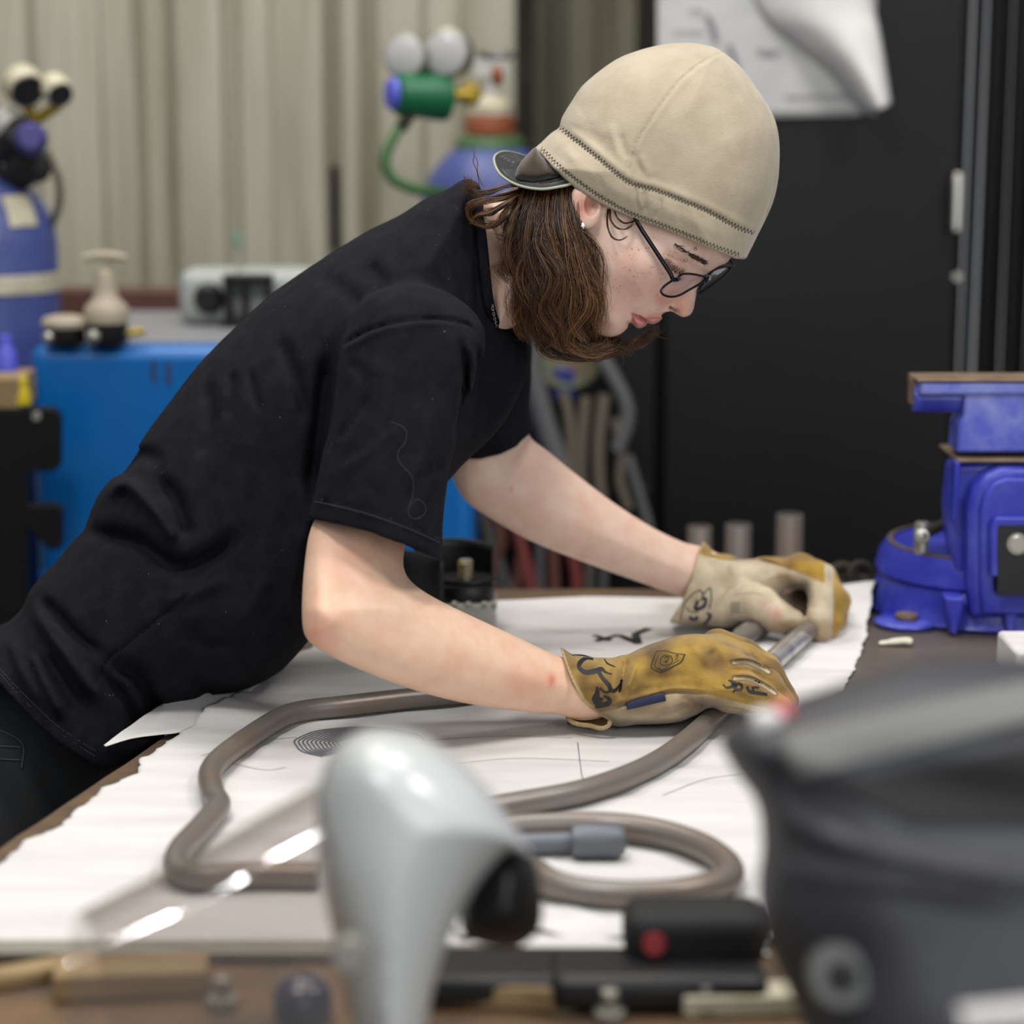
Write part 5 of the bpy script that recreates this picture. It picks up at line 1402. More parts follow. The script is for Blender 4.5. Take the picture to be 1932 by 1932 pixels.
cdm.stroke(UP, 4, .0014); cdm.stroke([(x + 3, y - 9) for x, y in UP], 8, -.0016); cdm.stroke(LOW, 2.2, .0008)
cdm.stroke([((a[0] + b[0]) / 2, (a[1] + b[1]) / 2) for a, b in zip(UP, LOW)], 14, -.0014)
cdm.stroke(SEAM, 2.2, .0020); cdm.stroke([(x + 7, y + 3) for x, y in SEAM], 6, -.0009)
cdm.stroke([(1440, 180), (1460, 250), (1462, 330), (1448, 395), (1430, 430)], 2, .0014)
for pts, sg, am in (([(1202, 352), (1199, 372), (1203, 395)], 3, .0022), ([(1216, 357), (1215, 378), (1219, 402)], 3, .0026), ([(1209, 356), (1207, 376), (1211, 398)], 3, -.0018), ([(1228, 362), (1226, 384)], 4, -.0016), ([(1248, 372), (1243, 392), (1236, 414)], 2.6, .0024), ([(1256, 374), (1253, 395)], 4, -.0014),
        ([(1284, 384), (1282, 402), (1285, 425)], 4, .0014), ([(1170, 250), (1176, 280), (1184, 300)], 6, .0032), ([(1150, 230), (1160, 270), (1178, 305)], 7, -.0022), ([(1196, 285), (1203, 310), (1214, 330)], 5, .0024), ([(1206, 290), (1216, 312), (1230, 335)], 6, -.0020),
        ([(1225, 330), (1245, 342), (1262, 352)], 7, .0012), ([(1100, 230), (1120, 250), (1140, 280)], 9, .0014), ([(1090, 215), (1115, 200), (1150, 190)], 14, .0012), ([(1300, 200), (1330, 240), (1350, 280)], 24, .0016), ([(1250, 260), (1300, 300), (1370, 330)], 22, -.0012),
        ([(1380, 180), (1400, 240), (1410, 300)], 20, -.0010), ([(1130, 330), (1133, 345), (1140, 358)], 4, .0012), ([(1060, 262), (1075, 285), (1085, 305)], 6, -.0010), ([(1400, 440), (1398, 455), (1390, 470)], 4, .001)):
    cdm.stroke(pts, sg * 1.3, am * .62)
def cap(p):
    px, py = pix(p)
    d = inflate(p, cap_m, HZC, .090, .096, cdm, 2.1)
    c = cut_m(px, py) * (HZC - .06) / FPX
    o = smax(d, c, .002)
    return o - .0006 * vnoise(p, 60)
def cap_full(p):
    return np.maximum(cap(p), -np.maximum(inflate(p, cap_m, HZC, .090, .096, None, 2.1) + .006, 0 * p[:, 0] - 1))
clo, chi = box_px(1000, 70, 1485, 505, HZC - .11, HZC + .11)
cap_o = body('cap', cap_full, clo, chi, .0019, M['hat'], person)
def zigzag(f, line, step, amp, z0, z1, off=.0005):
    q = spline(line, 40); seg = np.linalg.norm(np.diff(q, axis=0), axis=1); s_ = np.concatenate([[0], np.cumsum(seg)])
    n = int(s_[-1] / step); out = []
    rr = np.random.RandomState(5)
    for i in range(n + 1):
        t_ = i * step; x = np.interp(t_, s_, q[:, 0]); y = np.interp(t_, s_, q[:, 1])
        x2 = np.interp(t_ + 1, s_, q[:, 0]); y2 = np.interp(t_ + 1, s_, q[:, 1]); L = math.hypot(x2 - x, y2 - y) + 1e-6
        nx, ny = -(y2 - y) / L, (x2 - x) / L; a = amp * (1 if i % 2 else -1) * (.8 + .4 * rr.rand())
        out.append((x + nx * a, y + ny * a))
    out = np.array(out); mid = (out[:-1] + out[1:]) / 2
    al = np.empty((2 * len(out) - 1, 2)); al[::2] = out; al[1::2] = mid
    c, hit = on_surface(f, al[:, 0], al[:, 1], z0, z1, off)
    return c2w(c[hit])
for ln, st, am in ((UP, 3.3, 4.2), (LOW, 3.5, 3.8)):
    mb = MB(); mb.tube(zigzag(cap, ln, st, am, 1.98, 2.15), .00028, 5); mb.build('zigzag_stitching', M['thread_black'], cap_o, smooth=None)

# turned-up brim at the back of the cap
A_ = spline([(1078, 347, 2.045), (1058, 352, 2.035), (1019, 357, 2.035), (976, 349, 2.05), (944, 329, 2.08), (932, 303, 2.12), (939, 290, 2.15), (960, 287, 2.175), (1000, 297, 2.19), (1040, 300, 2.19)], 8)
B_ = spline([(1070, 322, 2.07), (1058, 332, 2.065), (1019, 338, 2.07), (985, 334, 2.08), (963, 322, 2.10), (955, 310, 2.125), (958, 303, 2.14), (970, 300, 2.155), (1000, 303, 2.165), (1040, 303, 2.17)], 8)
C_ = spline([(1060, 300, 2.10), (1050, 318, 2.10), (1015, 330, 2.105), (1000, 328, 2.11), (985, 322, 2.12), (978, 316, 2.125), (980, 311, 2.13), (988, 308, 2.14), (1010, 306, 2.145), (1040, 305, 2.15)], 8)
def brim_fn(u, v):
    n = len(A_) - 1; i = (u * n + .5).astype(int); a, b, c_ = A_[i], B_[i], C_[i]; v = v[..., None]
    q = a * (1 - v) ** 2 + 2 * b * v * (1 - v) + c_ * v ** 2
    return Q(q[..., 0], q[..., 1], q[..., 2])
V, F = sheet(brim_fn, len(A_), 14); mb = MB(); mb.add(V, F); brim = mb.build('brim', M['brim_in'], person, smooth=3.5)
s = brim.modifiers.new('s', 'SOLIDIFY'); s.thickness = .0022; s.offset = 0
mb = MB(); mb.tube(Q(A_[:, 0], A_[:, 1], A_[:, 2]), .0013, 8); mb.build('brim_piping', M['piping'], brim, smooth=3.5)
mb = MB()
for k, vv in enumerate((.18, .34, .5, .68)):
    uu = np.linspace(.02, .97, 150); q = brim_fn(uu, np.full(150, vv)); q2 = brim_fn(uu, np.full(150, vv + .10))
    z_ = np.where((np.arange(150) % 2)[:, None] == 0, q, q2); vw = z_ - np.array([0, 0, CAMZ]); z_ = z_ - vw / np.linalg.norm(vw, axis=1)[:, None] * .0035
    ribbon(mb, z_, .0012)
mb.build('brim_stitching', M['thread_white'], brim, smooth=None)
fold_m = Map2(940, 240, 1100, 400, 1).poly([(1010, 278), (1019, 290), (1034, 308), (1052, 326), (1058, 334), (1040, 336), (1020, 341), (1000, 342), (974, 336), (974, 322), (982, 306), (998, 288)], 5)
flo, fhi = box_px(960, 260, 1080, 360, 2.02, 2.12)
body('brim_fold', lambda p: inflate(p, fold_m, 2.068, .008, .016), flo, fhi, .0016, M['brim'], brim)
# inner cap shadow filler: crown lining seen behind the brim
# ---- hair
hair_g = [
 [(1080, 352, 2.052), (1086, 415, 2.046), (1104, 465, 2.048), (1122, 520, 2.050), (1127, 570, 2.058), (1112, 612, 2.064), (1106, 642, 2.07)],
 [(1072, 350, 2.052), (1074, 420, 2.042), (1090, 480, 2.04), (1108, 540, 2.042), (1104, 592, 2.05), (1086, 640, 2.058)],
 [(1056, 350, 2.05), (1056, 420, 2.038), (1072, 480, 2.034), (1087, 540, 2.036), (1076, 600, 2.042), (1098, 652, 2.05)],
 [(1040, 348, 2.052), (1034, 420, 2.036), (1046, 490, 2.032), (1062, 560, 2.035), (1046, 620, 2.042), (1068, 660, 2.05)],
 [(1020, 348, 2.055), (1010, 420, 2.040), (1016, 490, 2.036), (1032, 560, 2.038), (1014, 620, 2.046), (1036, 658, 2.055)],
 [(1006, 350, 2.06), (994, 420, 2.046), (1000, 490, 2.042), (1002, 560, 2.044), (990, 610, 2.052), (1012, 650, 2.06)],
 [(992, 352, 2.066), (980, 410, 2.054), (972, 470, 2.05), (986, 530, 2.05), (986, 590, 2.056), (1000, 640, 2.065)],
 [(1036, 350, 2.055), (1006, 400, 2.044), (984, 455, 2.045), (968, 490, 2.05), (960, 512, 2.055), (974, 535, 2.06)],
 [(1060, 380, 2.05), (1080, 500, 2.035), (1092, 580, 2.038), (1064, 636, 2.048), (1108, 664, 2.06), (1162, 648, 2.09)],
 [(1000, 500, 2.05), (1008, 580, 2.05), (1024, 634, 2.055), (1062, 664, 2.07), (1118, 662, 2.09), (1150, 640, 2.10)],
 [(1066, 400, 2.05), (1100, 470, 2.046), (1094, 520, 2.036), (1118, 560, 2.044), (1106, 610, 2.055), (1116, 640, 2.07)],
 [(1044, 380, 2.05), (1018, 450, 2.034), (1050, 520, 2.028), (1030, 580, 2.034), (1060, 630, 2.045), (1030, 660, 2.06)],
 [(1010, 372, 2.055), (1030, 440, 2.036), (1000, 500, 2.034), (1010, 560, 2.038), (1040, 610, 2.044), (1066, 642, 2.05)],
]
hair_far = [
 [(1120, 540, 2.19), (1130, 610, 2.19), (1152, 640, 2.18), (1190, 650, 2.18), (1228, 630, 2.18), (1240, 605, 2.18)],
 [(1100, 560, 2.20), (1120, 630, 2.19), (1150, 660, 2.18), (1195, 652, 2.18), (1215, 640, 2.18), (1238, 625, 2.18)],
 [(1110, 560, 2.17), (1108, 620, 2.16), (1128, 655, 2.15), (1165, 660, 2.15), (1182, 650, 2.15), (1196, 636, 2.15)],
 [(1080, 560, 2.16), (1080, 630, 2.14), (1108, 668, 2.13), (1140, 672, 2.13), (1170, 660, 2.13), (1180, 672, 2.13)],
 [(1060, 560, 2.13), (1040, 620, 2.12), (1060, 668, 2.11), (1100, 676, 2.11), (1130, 672, 2.11), (1150, 665, 2.11)],
]
hair_top = [
 [(1005, 350, 2.07), (960, 352, 2.06), (925, 362, 2.06), (900, 362, 2.06), (884, 345, 2.06), (880, 328, 2.06)],
 [(995, 356, 2.07), (950, 368, 2.055), (915, 378, 2.055), (892, 366, 2.06), (888, 352, 2.06), (904, 346, 2.06)],
 [(990, 360, 2.07), (945, 375, 2.05), (905, 380, 2.05), (884, 392, 2.055), (888, 412, 2.06), (912, 424, 2.06)],
 [(990, 362, 2.07), (955, 384, 2.05), (930, 400, 2.048), (905, 405, 2.05), (896, 418, 2.055), (925, 430, 2.06)],
 [(985, 370, 2.07), (960, 395, 2.05), (950, 410, 2.048), (930, 425, 2.05), (905, 426, 2.055), (892, 410, 2.06)],
 [(1000, 365, 2.07), (975, 390, 2.055), (962, 410, 2.05), (958, 430, 2.05), (950, 446, 2.05), (940, 440, 2.055)],
]
hair_side = [
 [(1150, 392, 2.046), (1152, 415, 2.038), (1165, 430, 2.036), (1182, 430, 2.038), (1200, 416, 2.044)],
 [(1158, 396, 2.046), (1164, 412, 2.038), (1178, 420, 2.038), (1196, 416, 2.042), (1208, 415, 2.046)],
 [(1146, 394, 2.046), (1144, 425, 2.034), (1152, 446, 2.03), (1168, 452, 2.03), (1185, 442, 2.034)],
]
stray = [
 [(905, 350, 2.06), (897, 315, 2.06), (893, 290, 2.06), (898, 255, 2.06)], [(912, 352, 2.06), (902, 320, 2.06), (902, 300, 2.06), (890, 280, 2.06)],
 [(1180, 640, 2.15), (1205, 610, 2.15), (1246, 625, 2.15), (1248, 640, 2.15)], [(1225, 600, 2.17), (1240, 630, 2.17), (1262, 640, 2.17)], [(1170, 650, 2.15), (1176, 680, 2.15), (1168, 700, 2.15)],
 [(1100, 640, 2.06), (1118, 680, 2.06), (1150, 672, 2.08)], [(1122, 520, 2.045), (1132, 580, 2.05), (1120, 622, 2.055), (1098, 640, 2.06)],
 [(1170, 655, 2.13), (1172, 672, 2.13), (1150, 682, 2.13)], [(1060, 420, 2.03), (1110, 440, 2.04), (1133, 480, 2.044), (1126, 540, 2.05)],
]
def hair_mesh(groups, seed, thick):
    R_ = np.random.RandomState(seed); Vs = []; Fs = []; Cs = []; n0 = 0
    pal = np.array([lin(c)[:3] for c in ('1c110a', '35200f', '54351d', '7a5432', 'a37c4c')])
    for guides, per, spread, dz, wv in groups:
        for gi, g in enumerate(guides):
            base = spline(g, 5); m = len(base); t = np.linspace(0, 1, m)
            clumps = R_.randn(max(1, per // 11), 3); cph = R_.rand(len(clumps)) * 6.28; ccol = R_.rand(len(clumps))
            for k in range(per):
                ci = R_.randint(len(clumps)); cl = clumps[ci]
                off = cl[:2] * spread * .62 + R_.randn(2) * spread * .13 * (1 + .9 * t[-1])
                amp = wv * (.6 + .8 * R_.rand()); ph = cph[ci] + R_.randn() * .3; fr = 1.7 + .6 * cl[2]
                wob = amp * np.sin(t * fr * 6.28 + ph) * np.clip(t * 2.5, 0, 1)
                wob2 = amp * np.cos(t * fr * 5.1 + ph * 1.3) * np.clip(t * 2.5, 0, 1)
                fly = R_.randn(2) * (spread * .35 if R_.rand() < .2 else spread * .07) * t[:, None] ** 2
                ln = .66 + .34 * R_.rand() ** .6; mm = max(5, int(m * ln))
                tap = (.35 + .65 * np.sqrt(t))
                px = base[:, 0] + off[0] * tap + wob + fly[:, 0]; py = base[:, 1] + off[1] * .5 * tap + wob2 * .6 + fly[:, 1]
                z = base[:, 2] + (cl[2] * dz * .6 + R_.randn() * dz * .4) * tap
                q = Q(px[:mm], py[:mm], z[:mm])
                tg = np.gradient(q, axis=0); tg /= np.linalg.norm(tg, axis=1)[:, None] + 1e-9
                u = np.cross(tg, (.31, .8, .5)); u /= np.linalg.norm(u, axis=1)[:, None] + 1e-9; w_ = np.cross(tg, u)
                r = thick * (.7 + .6 * R_.rand()) * np.clip(1.15 - t[:mm] * .8 / ln, .15, 1)[:, None]
                Vr = np.stack([q + u * r, q + (-.5 * u + .87 * w_) * r, q + (-.5 * u - .87 * w_) * r], 1).reshape(-1, 3)
                i = np.arange(mm - 1)[:, None] * 3; F_ = np.concatenate([np.stack([i[:, 0] + a, i[:, 0] + b, i[:, 0] + 3 + b, i[:, 0] + 3 + a], -1) for a, b in ((0, 1), (1, 2), (2, 0))])
                Vs.append(Vr); Fs.append(F_ + n0); n0 += len(Vr)
                cc = np.clip(ccol[ci] * .6 + R_.rand() * .4, 0, .999) ** 1.3; tt = cc * 4; a_ = int(tt); c_ = pal[a_] * (1 - tt + a_) + pal[min(4, a_ + 1)] * (tt - a_)
                Cs.append(np.tile(c_, (len(Vr), 1)) * (.75 + .5 * np.repeat(t[:mm], 3))[:, None])
    return np.concatenate(Vs), np.concatenate(Fs), np.concatenate(Cs)
V, F, C_h = hair_mesh([(hair_g, 250, 15, .010, 12), (hair_far, 150, 10, .012, 6), (hair_top, 80, 7, .006, 4), (hair_side, 26, 3, .001, 1), (stray, 3, 3, .002, 2), (hair_g, 9, 26, .012, 16), (hair_top, 8, 16, .01, 9)], 11, .00026)
hair = link('hair', np_mesh('hair', V, F, C_h), M['hair'], person, smooth=4)
mass_m = Map2(900, 280, 1160, 700, 1.5).poly([(985, 340), (1080, 335), (1076, 400), (1090, 470), (1104, 530), (1104, 590), (1084, 640), (1030, 648), (1000, 628), (990, 580), (984, 520), (978, 460), (984, 400)], 5)
mlo, mhi = box_px(940, 310, 1130, 670, 2.03, 2.2)
body('hair_underlayer', lambda p: inflate(p, mass_m, 2.115, .030, .068) - .004 * vnoise(p, 70), mlo, mhi, .0035, M['hair_mass'], hair)
# brows and lashes
def hairlets(lines, n, L, name, thick, seed, ang, f=head, off=.0002, lift=.0):
    R_ = np.random.RandomState(seed); mb = MB(); P_ = []
    for line, wid in lines:
        q = spline(line, 10)
        for k in range(n):
            t_ = R_.rand(); i = int(t_ * (len(q) - 2)); b = q[i]; tv = q[i + 1] - q[i]; tv /= np.linalg.norm(tv) + 1e-9; nv = np.array([-tv[1], tv[0]])
            b = b + nv * R_.randn() * wid; a = ang + R_.randn() * .25; dr = np.cos(a) * tv + np.sin(a) * nv
            l_ = L * (.6 + .6 * R_.rand()); P_.append([b, b + dr * l_ * .5 + nv * .4, b + dr * l_])
    P_ = np.array(P_); c, hit = on_surface(f, P_[..., 0].ravel(), P_[..., 1].ravel(), 2.0, 2.16, off)
    c = c.reshape(-1, 3, 3).copy(); hit = hit.reshape(-1, 3).all(1); c[..., 2] -= lift * np.array([0, .5, 1])
    for w_ in c2w(c)[hit]: mb.tube(w_, [thick, thick * .8, thick * .3], 4)
    return mb
brow = hairlets([([(1272, 461), (1285, 470), (1300, 480), (1316, 489), (1331, 497)], 2.2)], 170, 10, 'b', .00016, 1, -.35)
for k in range(1): pass
b2 = hairlets([([(1300, 480), (1316, 489), (1331, 497)], 1.8)], 200, 8, 'b', .00017, 2, -.3); brow.v += b2.v; brow.f += [tuple(i + brow.n for i in f_) for f_ in b2.f]; brow.n += b2.n
brow.build('eyebrow', mat('brow_hair', '3b2617', .6), person, smooth=None)
lash = hairlets([([(1257, 488), (1265, 502), (1276, 511), (1289, 517)], .6)], 60, 9, 'l', .00013, 3, 1.25, lift=.004)
l2 = hairlets([([(1257, 488), (1265, 502), (1276, 511), (1289, 517)], .3)], 50, 9, 'l', .00013, 4, -1.2, lift=.003); lash.v += l2.v; lash.f += [tuple(i + lash.n for i in f_) for f_ in l2.f]; lash.n += l2.n
lash.build('eyelashes', M['thread_black'], person, smooth=None)
# piercings, earring, necklace
for (px, py) in ((1312, 470), (1293.5, 490.5)):
    c, hit = on_surface(head, np.array([px]), np.array([py]), 2.0, 2.16, .0011); MB().sphere(c2w(c)[0], .0016, 14).build('piercing', M['silver'], person, smooth=3.5)
mb = MB(); e_ = Q(1100, 424, 2.028)
mb.box(e_, (.0042, .0025, .0038), taper=.7); mb.sphere(e_ + [0, -.001, -.0030], .0014, 10); mb.build('earring', M['silver'], person, bevel=.0006)
chain_pts = spline([Q(912, 410, 2.074), Q(922, 440, 2.068), Q(928, 475, 2.066), Q(922, 520, 2.068), Q(930, 585, 2.078), Q(936, 620, 2.10), Q(934, 655, 2.12)], 24)
q = chain_pts; c = w2c(q)
px_, py_ = pix(c); cc, hit = on_surface(head, px_, py_, 2.0, 2.2, .0012); c = np.where((hit & (py_ < 575))[:, None], cc, c)
q = c2w(c); seg = np.concatenate([[0], np.cumsum(np.linalg.norm(np.diff(q, axis=0), axis=1))]); mb = MB()
for i in range(int(seg[-1] / .0030)):
    s0 = i * .0030; p0 = np.array([np.interp(s0, seg, q[:, k]) for k in range(3)]); p1 = np.array([np.interp(s0 + .0030, seg, q[:, k]) for k in range(3)])
    t_ = (p1 - p0) / (np.linalg.norm(p1 - p0) + 1e-9); u = np.cross(t_, (0, 1, 0) if i % 2 else (1, .3, 0)); u /= np.linalg.norm(u) + 1e-9; m_ = (p0 + p1) / 2
    mb.tube([m_ + .0020 * math.cos(a) * t_ + .0013 * math.sin(a) * u for a in np.linspace(0, 6.283, 8, endpoint=False)], .00045, 4, closed=True)
o = mb.build('necklace', M['silver'], person, smooth=3.5); o['kind'] = 'stuff'

# ---- spectacles
sp = thing('glasses', 'thin black rectangular glasses worn low on the nose', 'glasses', Q(1290, 530, 2.06))
near = [(1276, 525.5, 2.050), (1287, 517.5, 2.056), (1300, 516.5, 2.066), (1318, 519, 2.080), (1331, 523.5, 2.092), (1328, 530, 2.091), (1316, 538, 2.083), (1300, 547, 2.072), (1284, 556, 2.060), (1268, 560, 2.051), (1253, 557, 2.046), (1247, 549, 2.044), (1252, 541, 2.045), (1264, 532, 2.047)]
far = [(1331, 531, 2.118), (1336, 520, 2.121), (1346, 510, 2.128), (1362, 504, 2.142), (1376, 503, 2.156), (1377, 508, 2.156), (1366, 521, 2.146), (1350, 533, 2.133), (1336, 543, 2.124), (1323, 551, 2.117), (1317, 552, 2.114), (1322, 540, 2.115)]
for lp, nm in ((near, 0), (far, 1)):
    q = spline(lp, 4, True); w_ = Q(q[:, 0], q[:, 1], q[:, 2])
    mb = MB(); mb.tube(w_, .0011 if nm == 0 else .0014, 8, closed=True); mb.build('rim', M['frame'], sp, smooth=3.5)
    c_ = w_.mean(0); mb = MB(); V = np.concatenate([[c_], c_ + (w_ - c_) * .5, w_]); n_ = len(w_)
    mb.add(V, [(0, 1 + i, 1 + (i + 1) % n_) for i in range(n_)] + [(1 + i, 1 + n_ + i, 1 + n_ + (i + 1) % n_, 1 + (i + 1) % n_) for i in range(n_)]); mb.build('lens', M['lens'], sp, smooth=3.5)
mb = MB(); mb.tube(spline([Q(1330, 523, 2.092), Q(1333, 520, 2.100), Q(1336, 522, 2.110), Q(1333, 529, 2.118)], 5), .0016, 8); mb.build('bridge', M['frame'], sp, smooth=3.5)
mb = MB(); mb.tube(spline([Q(1278, 527, 2.049), Q(1270, 527, 2.046), Q(1264, 515, 2.044), Q(1240, 478, 2.039), Q(1215, 440, 2.034), Q(1203, 421, 2.034), Q(1190, 402, 2.036), Q(1160, 380, 2.040)], 6), [.0021] * 7 + [.0021] * 24 + [.0016] * 12, 8); mb.build('temple_arm', M['frame'], sp, smooth=3.5)
mb = MB(); mb.cyl(Q(1277, 523, 2.047), Q(1282, 529, 2.047), .0020, n=12); mb.build('hinge', M['frame'], sp)
mb = MB(); mb.tube(spline([Q(1376, 504, 2.156), Q(1382, 500, 2.165), Q(1365, 470, 2.185), Q(1330, 430, 2.195)], 6), .002, 8, flat=.6); mb.build('temple_arm', M['frame'], sp, smooth=3.5)
q = Q(1326, 534, 2.095); mb = MB(); mb.sphere(q, .0028, 12, sq=(.7, 1, 1)); mb.build('nose_pad', M['lens'], sp, smooth=3.5)

# ---- gloves
def stripe_paint(c, V, px, py):
    n = vnoise(V, 60) + .6 * vnoise(V, 150)
    return c
def tint(c, col, m):
    m = np.clip(m, 0, 1)[:, None]; c[:] = c * (1 - m) + np.array(lin(col)[:3]) * m
# right glove (near): back of the hand up, mustard suede above, cream palm below
GNZ = 2.045
gb_m = Map2(1030, 1150, 1540, 1420, 1).poly([(1160, 1247), (1189, 1232), (1215, 1220), (1240, 1211), (1288, 1197), (1338, 1198), (1375, 1211), (1402, 1224), (1425, 1245), (1440, 1275), (1452, 1310), (1460, 1338), (1421, 1346), (1371, 1345), (1340, 1336), (1312, 1350), (1272, 1364), (1206, 1367), (1156, 1366), (1140, 1320)], 6)
cuff_m = Map2(1000, 1150, 1300, 1420, 1).poly([(1040, 1210), (1060, 1222), (1083, 1235), (1120, 1240), (1166, 1244), (1205, 1262), (1215, 1310), (1200, 1356), (1156, 1366), (1140, 1362), (1120, 1356), (1080, 1352), (1000, 1350), (1000, 1230)], 6)
cutc_m = Map2(1000, 1150, 1300, 1420, 1).poly([(1400, 1100), (1055, 1100), (1058, 1226), (1068, 1255), (1077, 1279), (1088, 1302), (1101, 1322), (1116, 1338), (1131, 1349), (1149, 1360), (1160, 1372), (1180, 1450), (1400, 1450)], 0)
gnd = Map2(1030, 1150, 1540, 1420, 1)
for pts, sg, am in (([(1182, 1240), (1178, 1265), (1172, 1290), (1168, 1320)], 7, .0045), ([(1200, 1250), (1192, 1280), (1182, 1300)], 5, -.0020), ([(1160, 1252), (1158, 1290), (1152, 1330)], 6, -.0018),
        ([(1129, 1345), (1182, 1328), (1255, 1308), (1292, 1306), (1338, 1311), (1388, 1324), (1450, 1337)], 2.4, .0026), ([(1129, 1338), (1182, 1321), (1255, 1301), (1292, 1299), (1338, 1304), (1388, 1317), (1450, 1330)], 4, -.0016),
        ([(1300, 1330), (1270, 1345), (1230, 1352)], 6, .0022), ([(1290, 1312), (1310, 1325), (1330, 1330)], 6, .0022), ([(1345, 1325), (1380, 1332), (1410, 1338)], 4, .002),
        ([(1340, 1225), (1352, 1250), (1360, 1275)], 14, .0030), ([(1300, 1215), (1330, 1240), (1350, 1262)], 10, -.0018), ([(1220, 1240), (1260, 1232), (1300, 1228)], 14, -.0016), ([(1210, 1275), (1250, 1280), (1300, 1272)], 10, .0014), ([(1190, 1310), (1220, 1300), (1250, 1298)], 8, .0012)):
    gnd.stroke(pts, sg, am)
NF = [([(1345, 1290, 2.012), (1395, 1300, 2.004), (1436, 1316, 2.004), (1474, 1336, 2.008)], [.018, .0155, .0135, .0105]),
      ([(1350, 1258, 2.030), (1400, 1270, 2.026), (1446, 1292, 2.026), (1482, 1328, 2.028)], [.018, .0160, .0140, .0105]),
      ([(1355, 1232, 2.052), (1405, 1248, 2.050), (1450, 1274, 2.050), (1486, 1322, 2.050)], [.018, .0160, .0140, .0105]),
      ([(1355, 1222, 2.076), (1402, 1236, 2.075), (1445, 1262, 2.075), (1480, 1310, 2.073)], [.018, .0155, .0135, .0105])]
slit = Map2(1330, 1200, 1540, 1380, 1)
for ln in ([(1378, 1251), (1410, 1250), (1434, 1259), (1452, 1272)], [(1380, 1281), (1410, 1281), (1436, 1291), (1466, 1312)]):
    slit.stroke(ln, 4.2, .0030); slit.stroke([(x, y - 8) for x, y in ln], 4, -.0014); slit.stroke([(x - 2, y + 8) for x, y in ln], 4, -.0014)
slit.stroke([(1345, 1300), (1390, 1304), (1430, 1318)], 5, -.0014); slit.stroke([(1395, 1232), (1430, 1246), (1460, 1272)], 3, .0014)
def rglove(p):
    px, py = pix(p)
    d = inflate(p, gb_m, GNZ, .026, .046, gnd, 2.3)
    fg = None
    for pts, rs in NF:
        c = chain(p, [cs(*q) for q in pts], rs, .004)
        fg = c if fg is None else smin(fg, c, .0022)
    d = smin(d, fg, .006)
    d = d + slit(px, py) * (p[:, 2] < GNZ + .02) * (px > 1335) * (py > 1202)
    d = smin(d, chain(p, [cs(1230, 1322, 2.085), cs(1310, 1332, 2.10), cs(1370, 1334, 2.095)], [.017, .014, .011], .004), .006)
    cf = inflate(p, cuff_m, GNZ - .003, .03, .046, gnd, 2.2)
    shell = np.maximum(cf, -(inflate(p, cuff_m, GNZ - .003, .03, .046, None, 2.2) + .0036))
    shell = np.where(px > 1178, cf, shell)
    shell = smax(shell, cutc_m(px, py) * GNZ / FPX, .001)
    d = np.where(px < 1150, shell, smin(d, shell, .006))
    return d - .0005 * vnoise(p, 120)
def seam_n(px): return np.interp(px, [1060, 1129, 1182, 1255, 1292, 1338, 1388, 1461, 1490], [1346, 1345, 1327, 1308, 1306, 1311, 1324, 1340, 1343])
def rg_paint(V):
    px, py = pix(V); c = np.tile(np.array(lin('a8873a')[:3]), (len(V), 1)); n = vnoise(V, 45); n2 = vnoise(V, 140)
    tint(c, '73592a', .95 * np.clip(n * 2.6 + .25 + n2 * .8, 0, 1)); tint(c, 'bb9840', .5 * np.clip(-n * 2 + n2, 0, 1))
    tint(c, '6e5126', .75 * np.exp(-((px - 1350) / 22) ** 2 - ((py - 1250) / 22) ** 2)); tint(c, '7a5c2a', .6 * np.exp(-(seg_dist([(1380, 1240), (1440, 1262), (1480, 1300)], px, py) / 10) ** 2))
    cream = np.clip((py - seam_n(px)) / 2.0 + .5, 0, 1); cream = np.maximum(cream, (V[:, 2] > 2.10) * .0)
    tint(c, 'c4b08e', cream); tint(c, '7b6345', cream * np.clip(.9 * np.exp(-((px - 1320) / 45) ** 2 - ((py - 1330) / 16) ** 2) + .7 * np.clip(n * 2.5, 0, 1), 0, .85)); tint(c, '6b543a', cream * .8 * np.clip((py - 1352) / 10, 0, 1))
    for ln in ([(1384, 1250), (1410, 1249), (1434, 1258), (1450, 1268)], [(1386, 1280), (1410, 1280), (1436, 1290), (1462, 1308)]):
        sd_ = seg_dist(spline(ln, 5), px, py); tint(c, '4a3716', .8 * np.exp(-(sd_ / 6.5) ** 4)); tint(c, 'd0c09c', 1.1 * np.exp(-(sd_ / 2.9) ** 4))
    tint(c, 'cdb98a', np.exp(-(seg_dist([(1058, 1226), (1068, 1255), (1077, 1279), (1101, 1322), (1131, 1349), (1149, 1360)], px, py) / 4) ** 4) * .9)
    return c
rlo, rhi = box_px(1045, 1180, 1510, 1385, 1.985, 2.125)
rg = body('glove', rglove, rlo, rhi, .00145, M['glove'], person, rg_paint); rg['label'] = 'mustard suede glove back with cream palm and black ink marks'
mb = MB(); mb.tube(spline([Q(1070, 1346, 2.03), Q(1074, 1358, 2.026), Q(1090, 1366, 2.020), Q(1112, 1369, 2.014), Q(1134, 1374, 2.010), Q(1148, 1369, 2.008), Q(1151, 1360, 2.008)], 6), .0022, 8); mb.build('rolled_cuff_edge', mat('cream_leather', 'bba77f', .8, 0, '8b7350', 60), rg, smooth=3.5)
V, F = sheet(lambda u, v: c2w(cs(1070 + 78 * u, 1347 + 22 * v * (.8 + .3 * u) + 6 * u * (1 - v), 2.06 - .035 * u - .012 * v)), 16, 6); mb = MB(); mb.add(V, F); o = mb.build('cuff_flap', mat('dark_suede', '5f4a20', .85), rg, smooth=3.5); s = o.modifiers.new('s', 'SOLIDIFY'); s.thickness = .0015
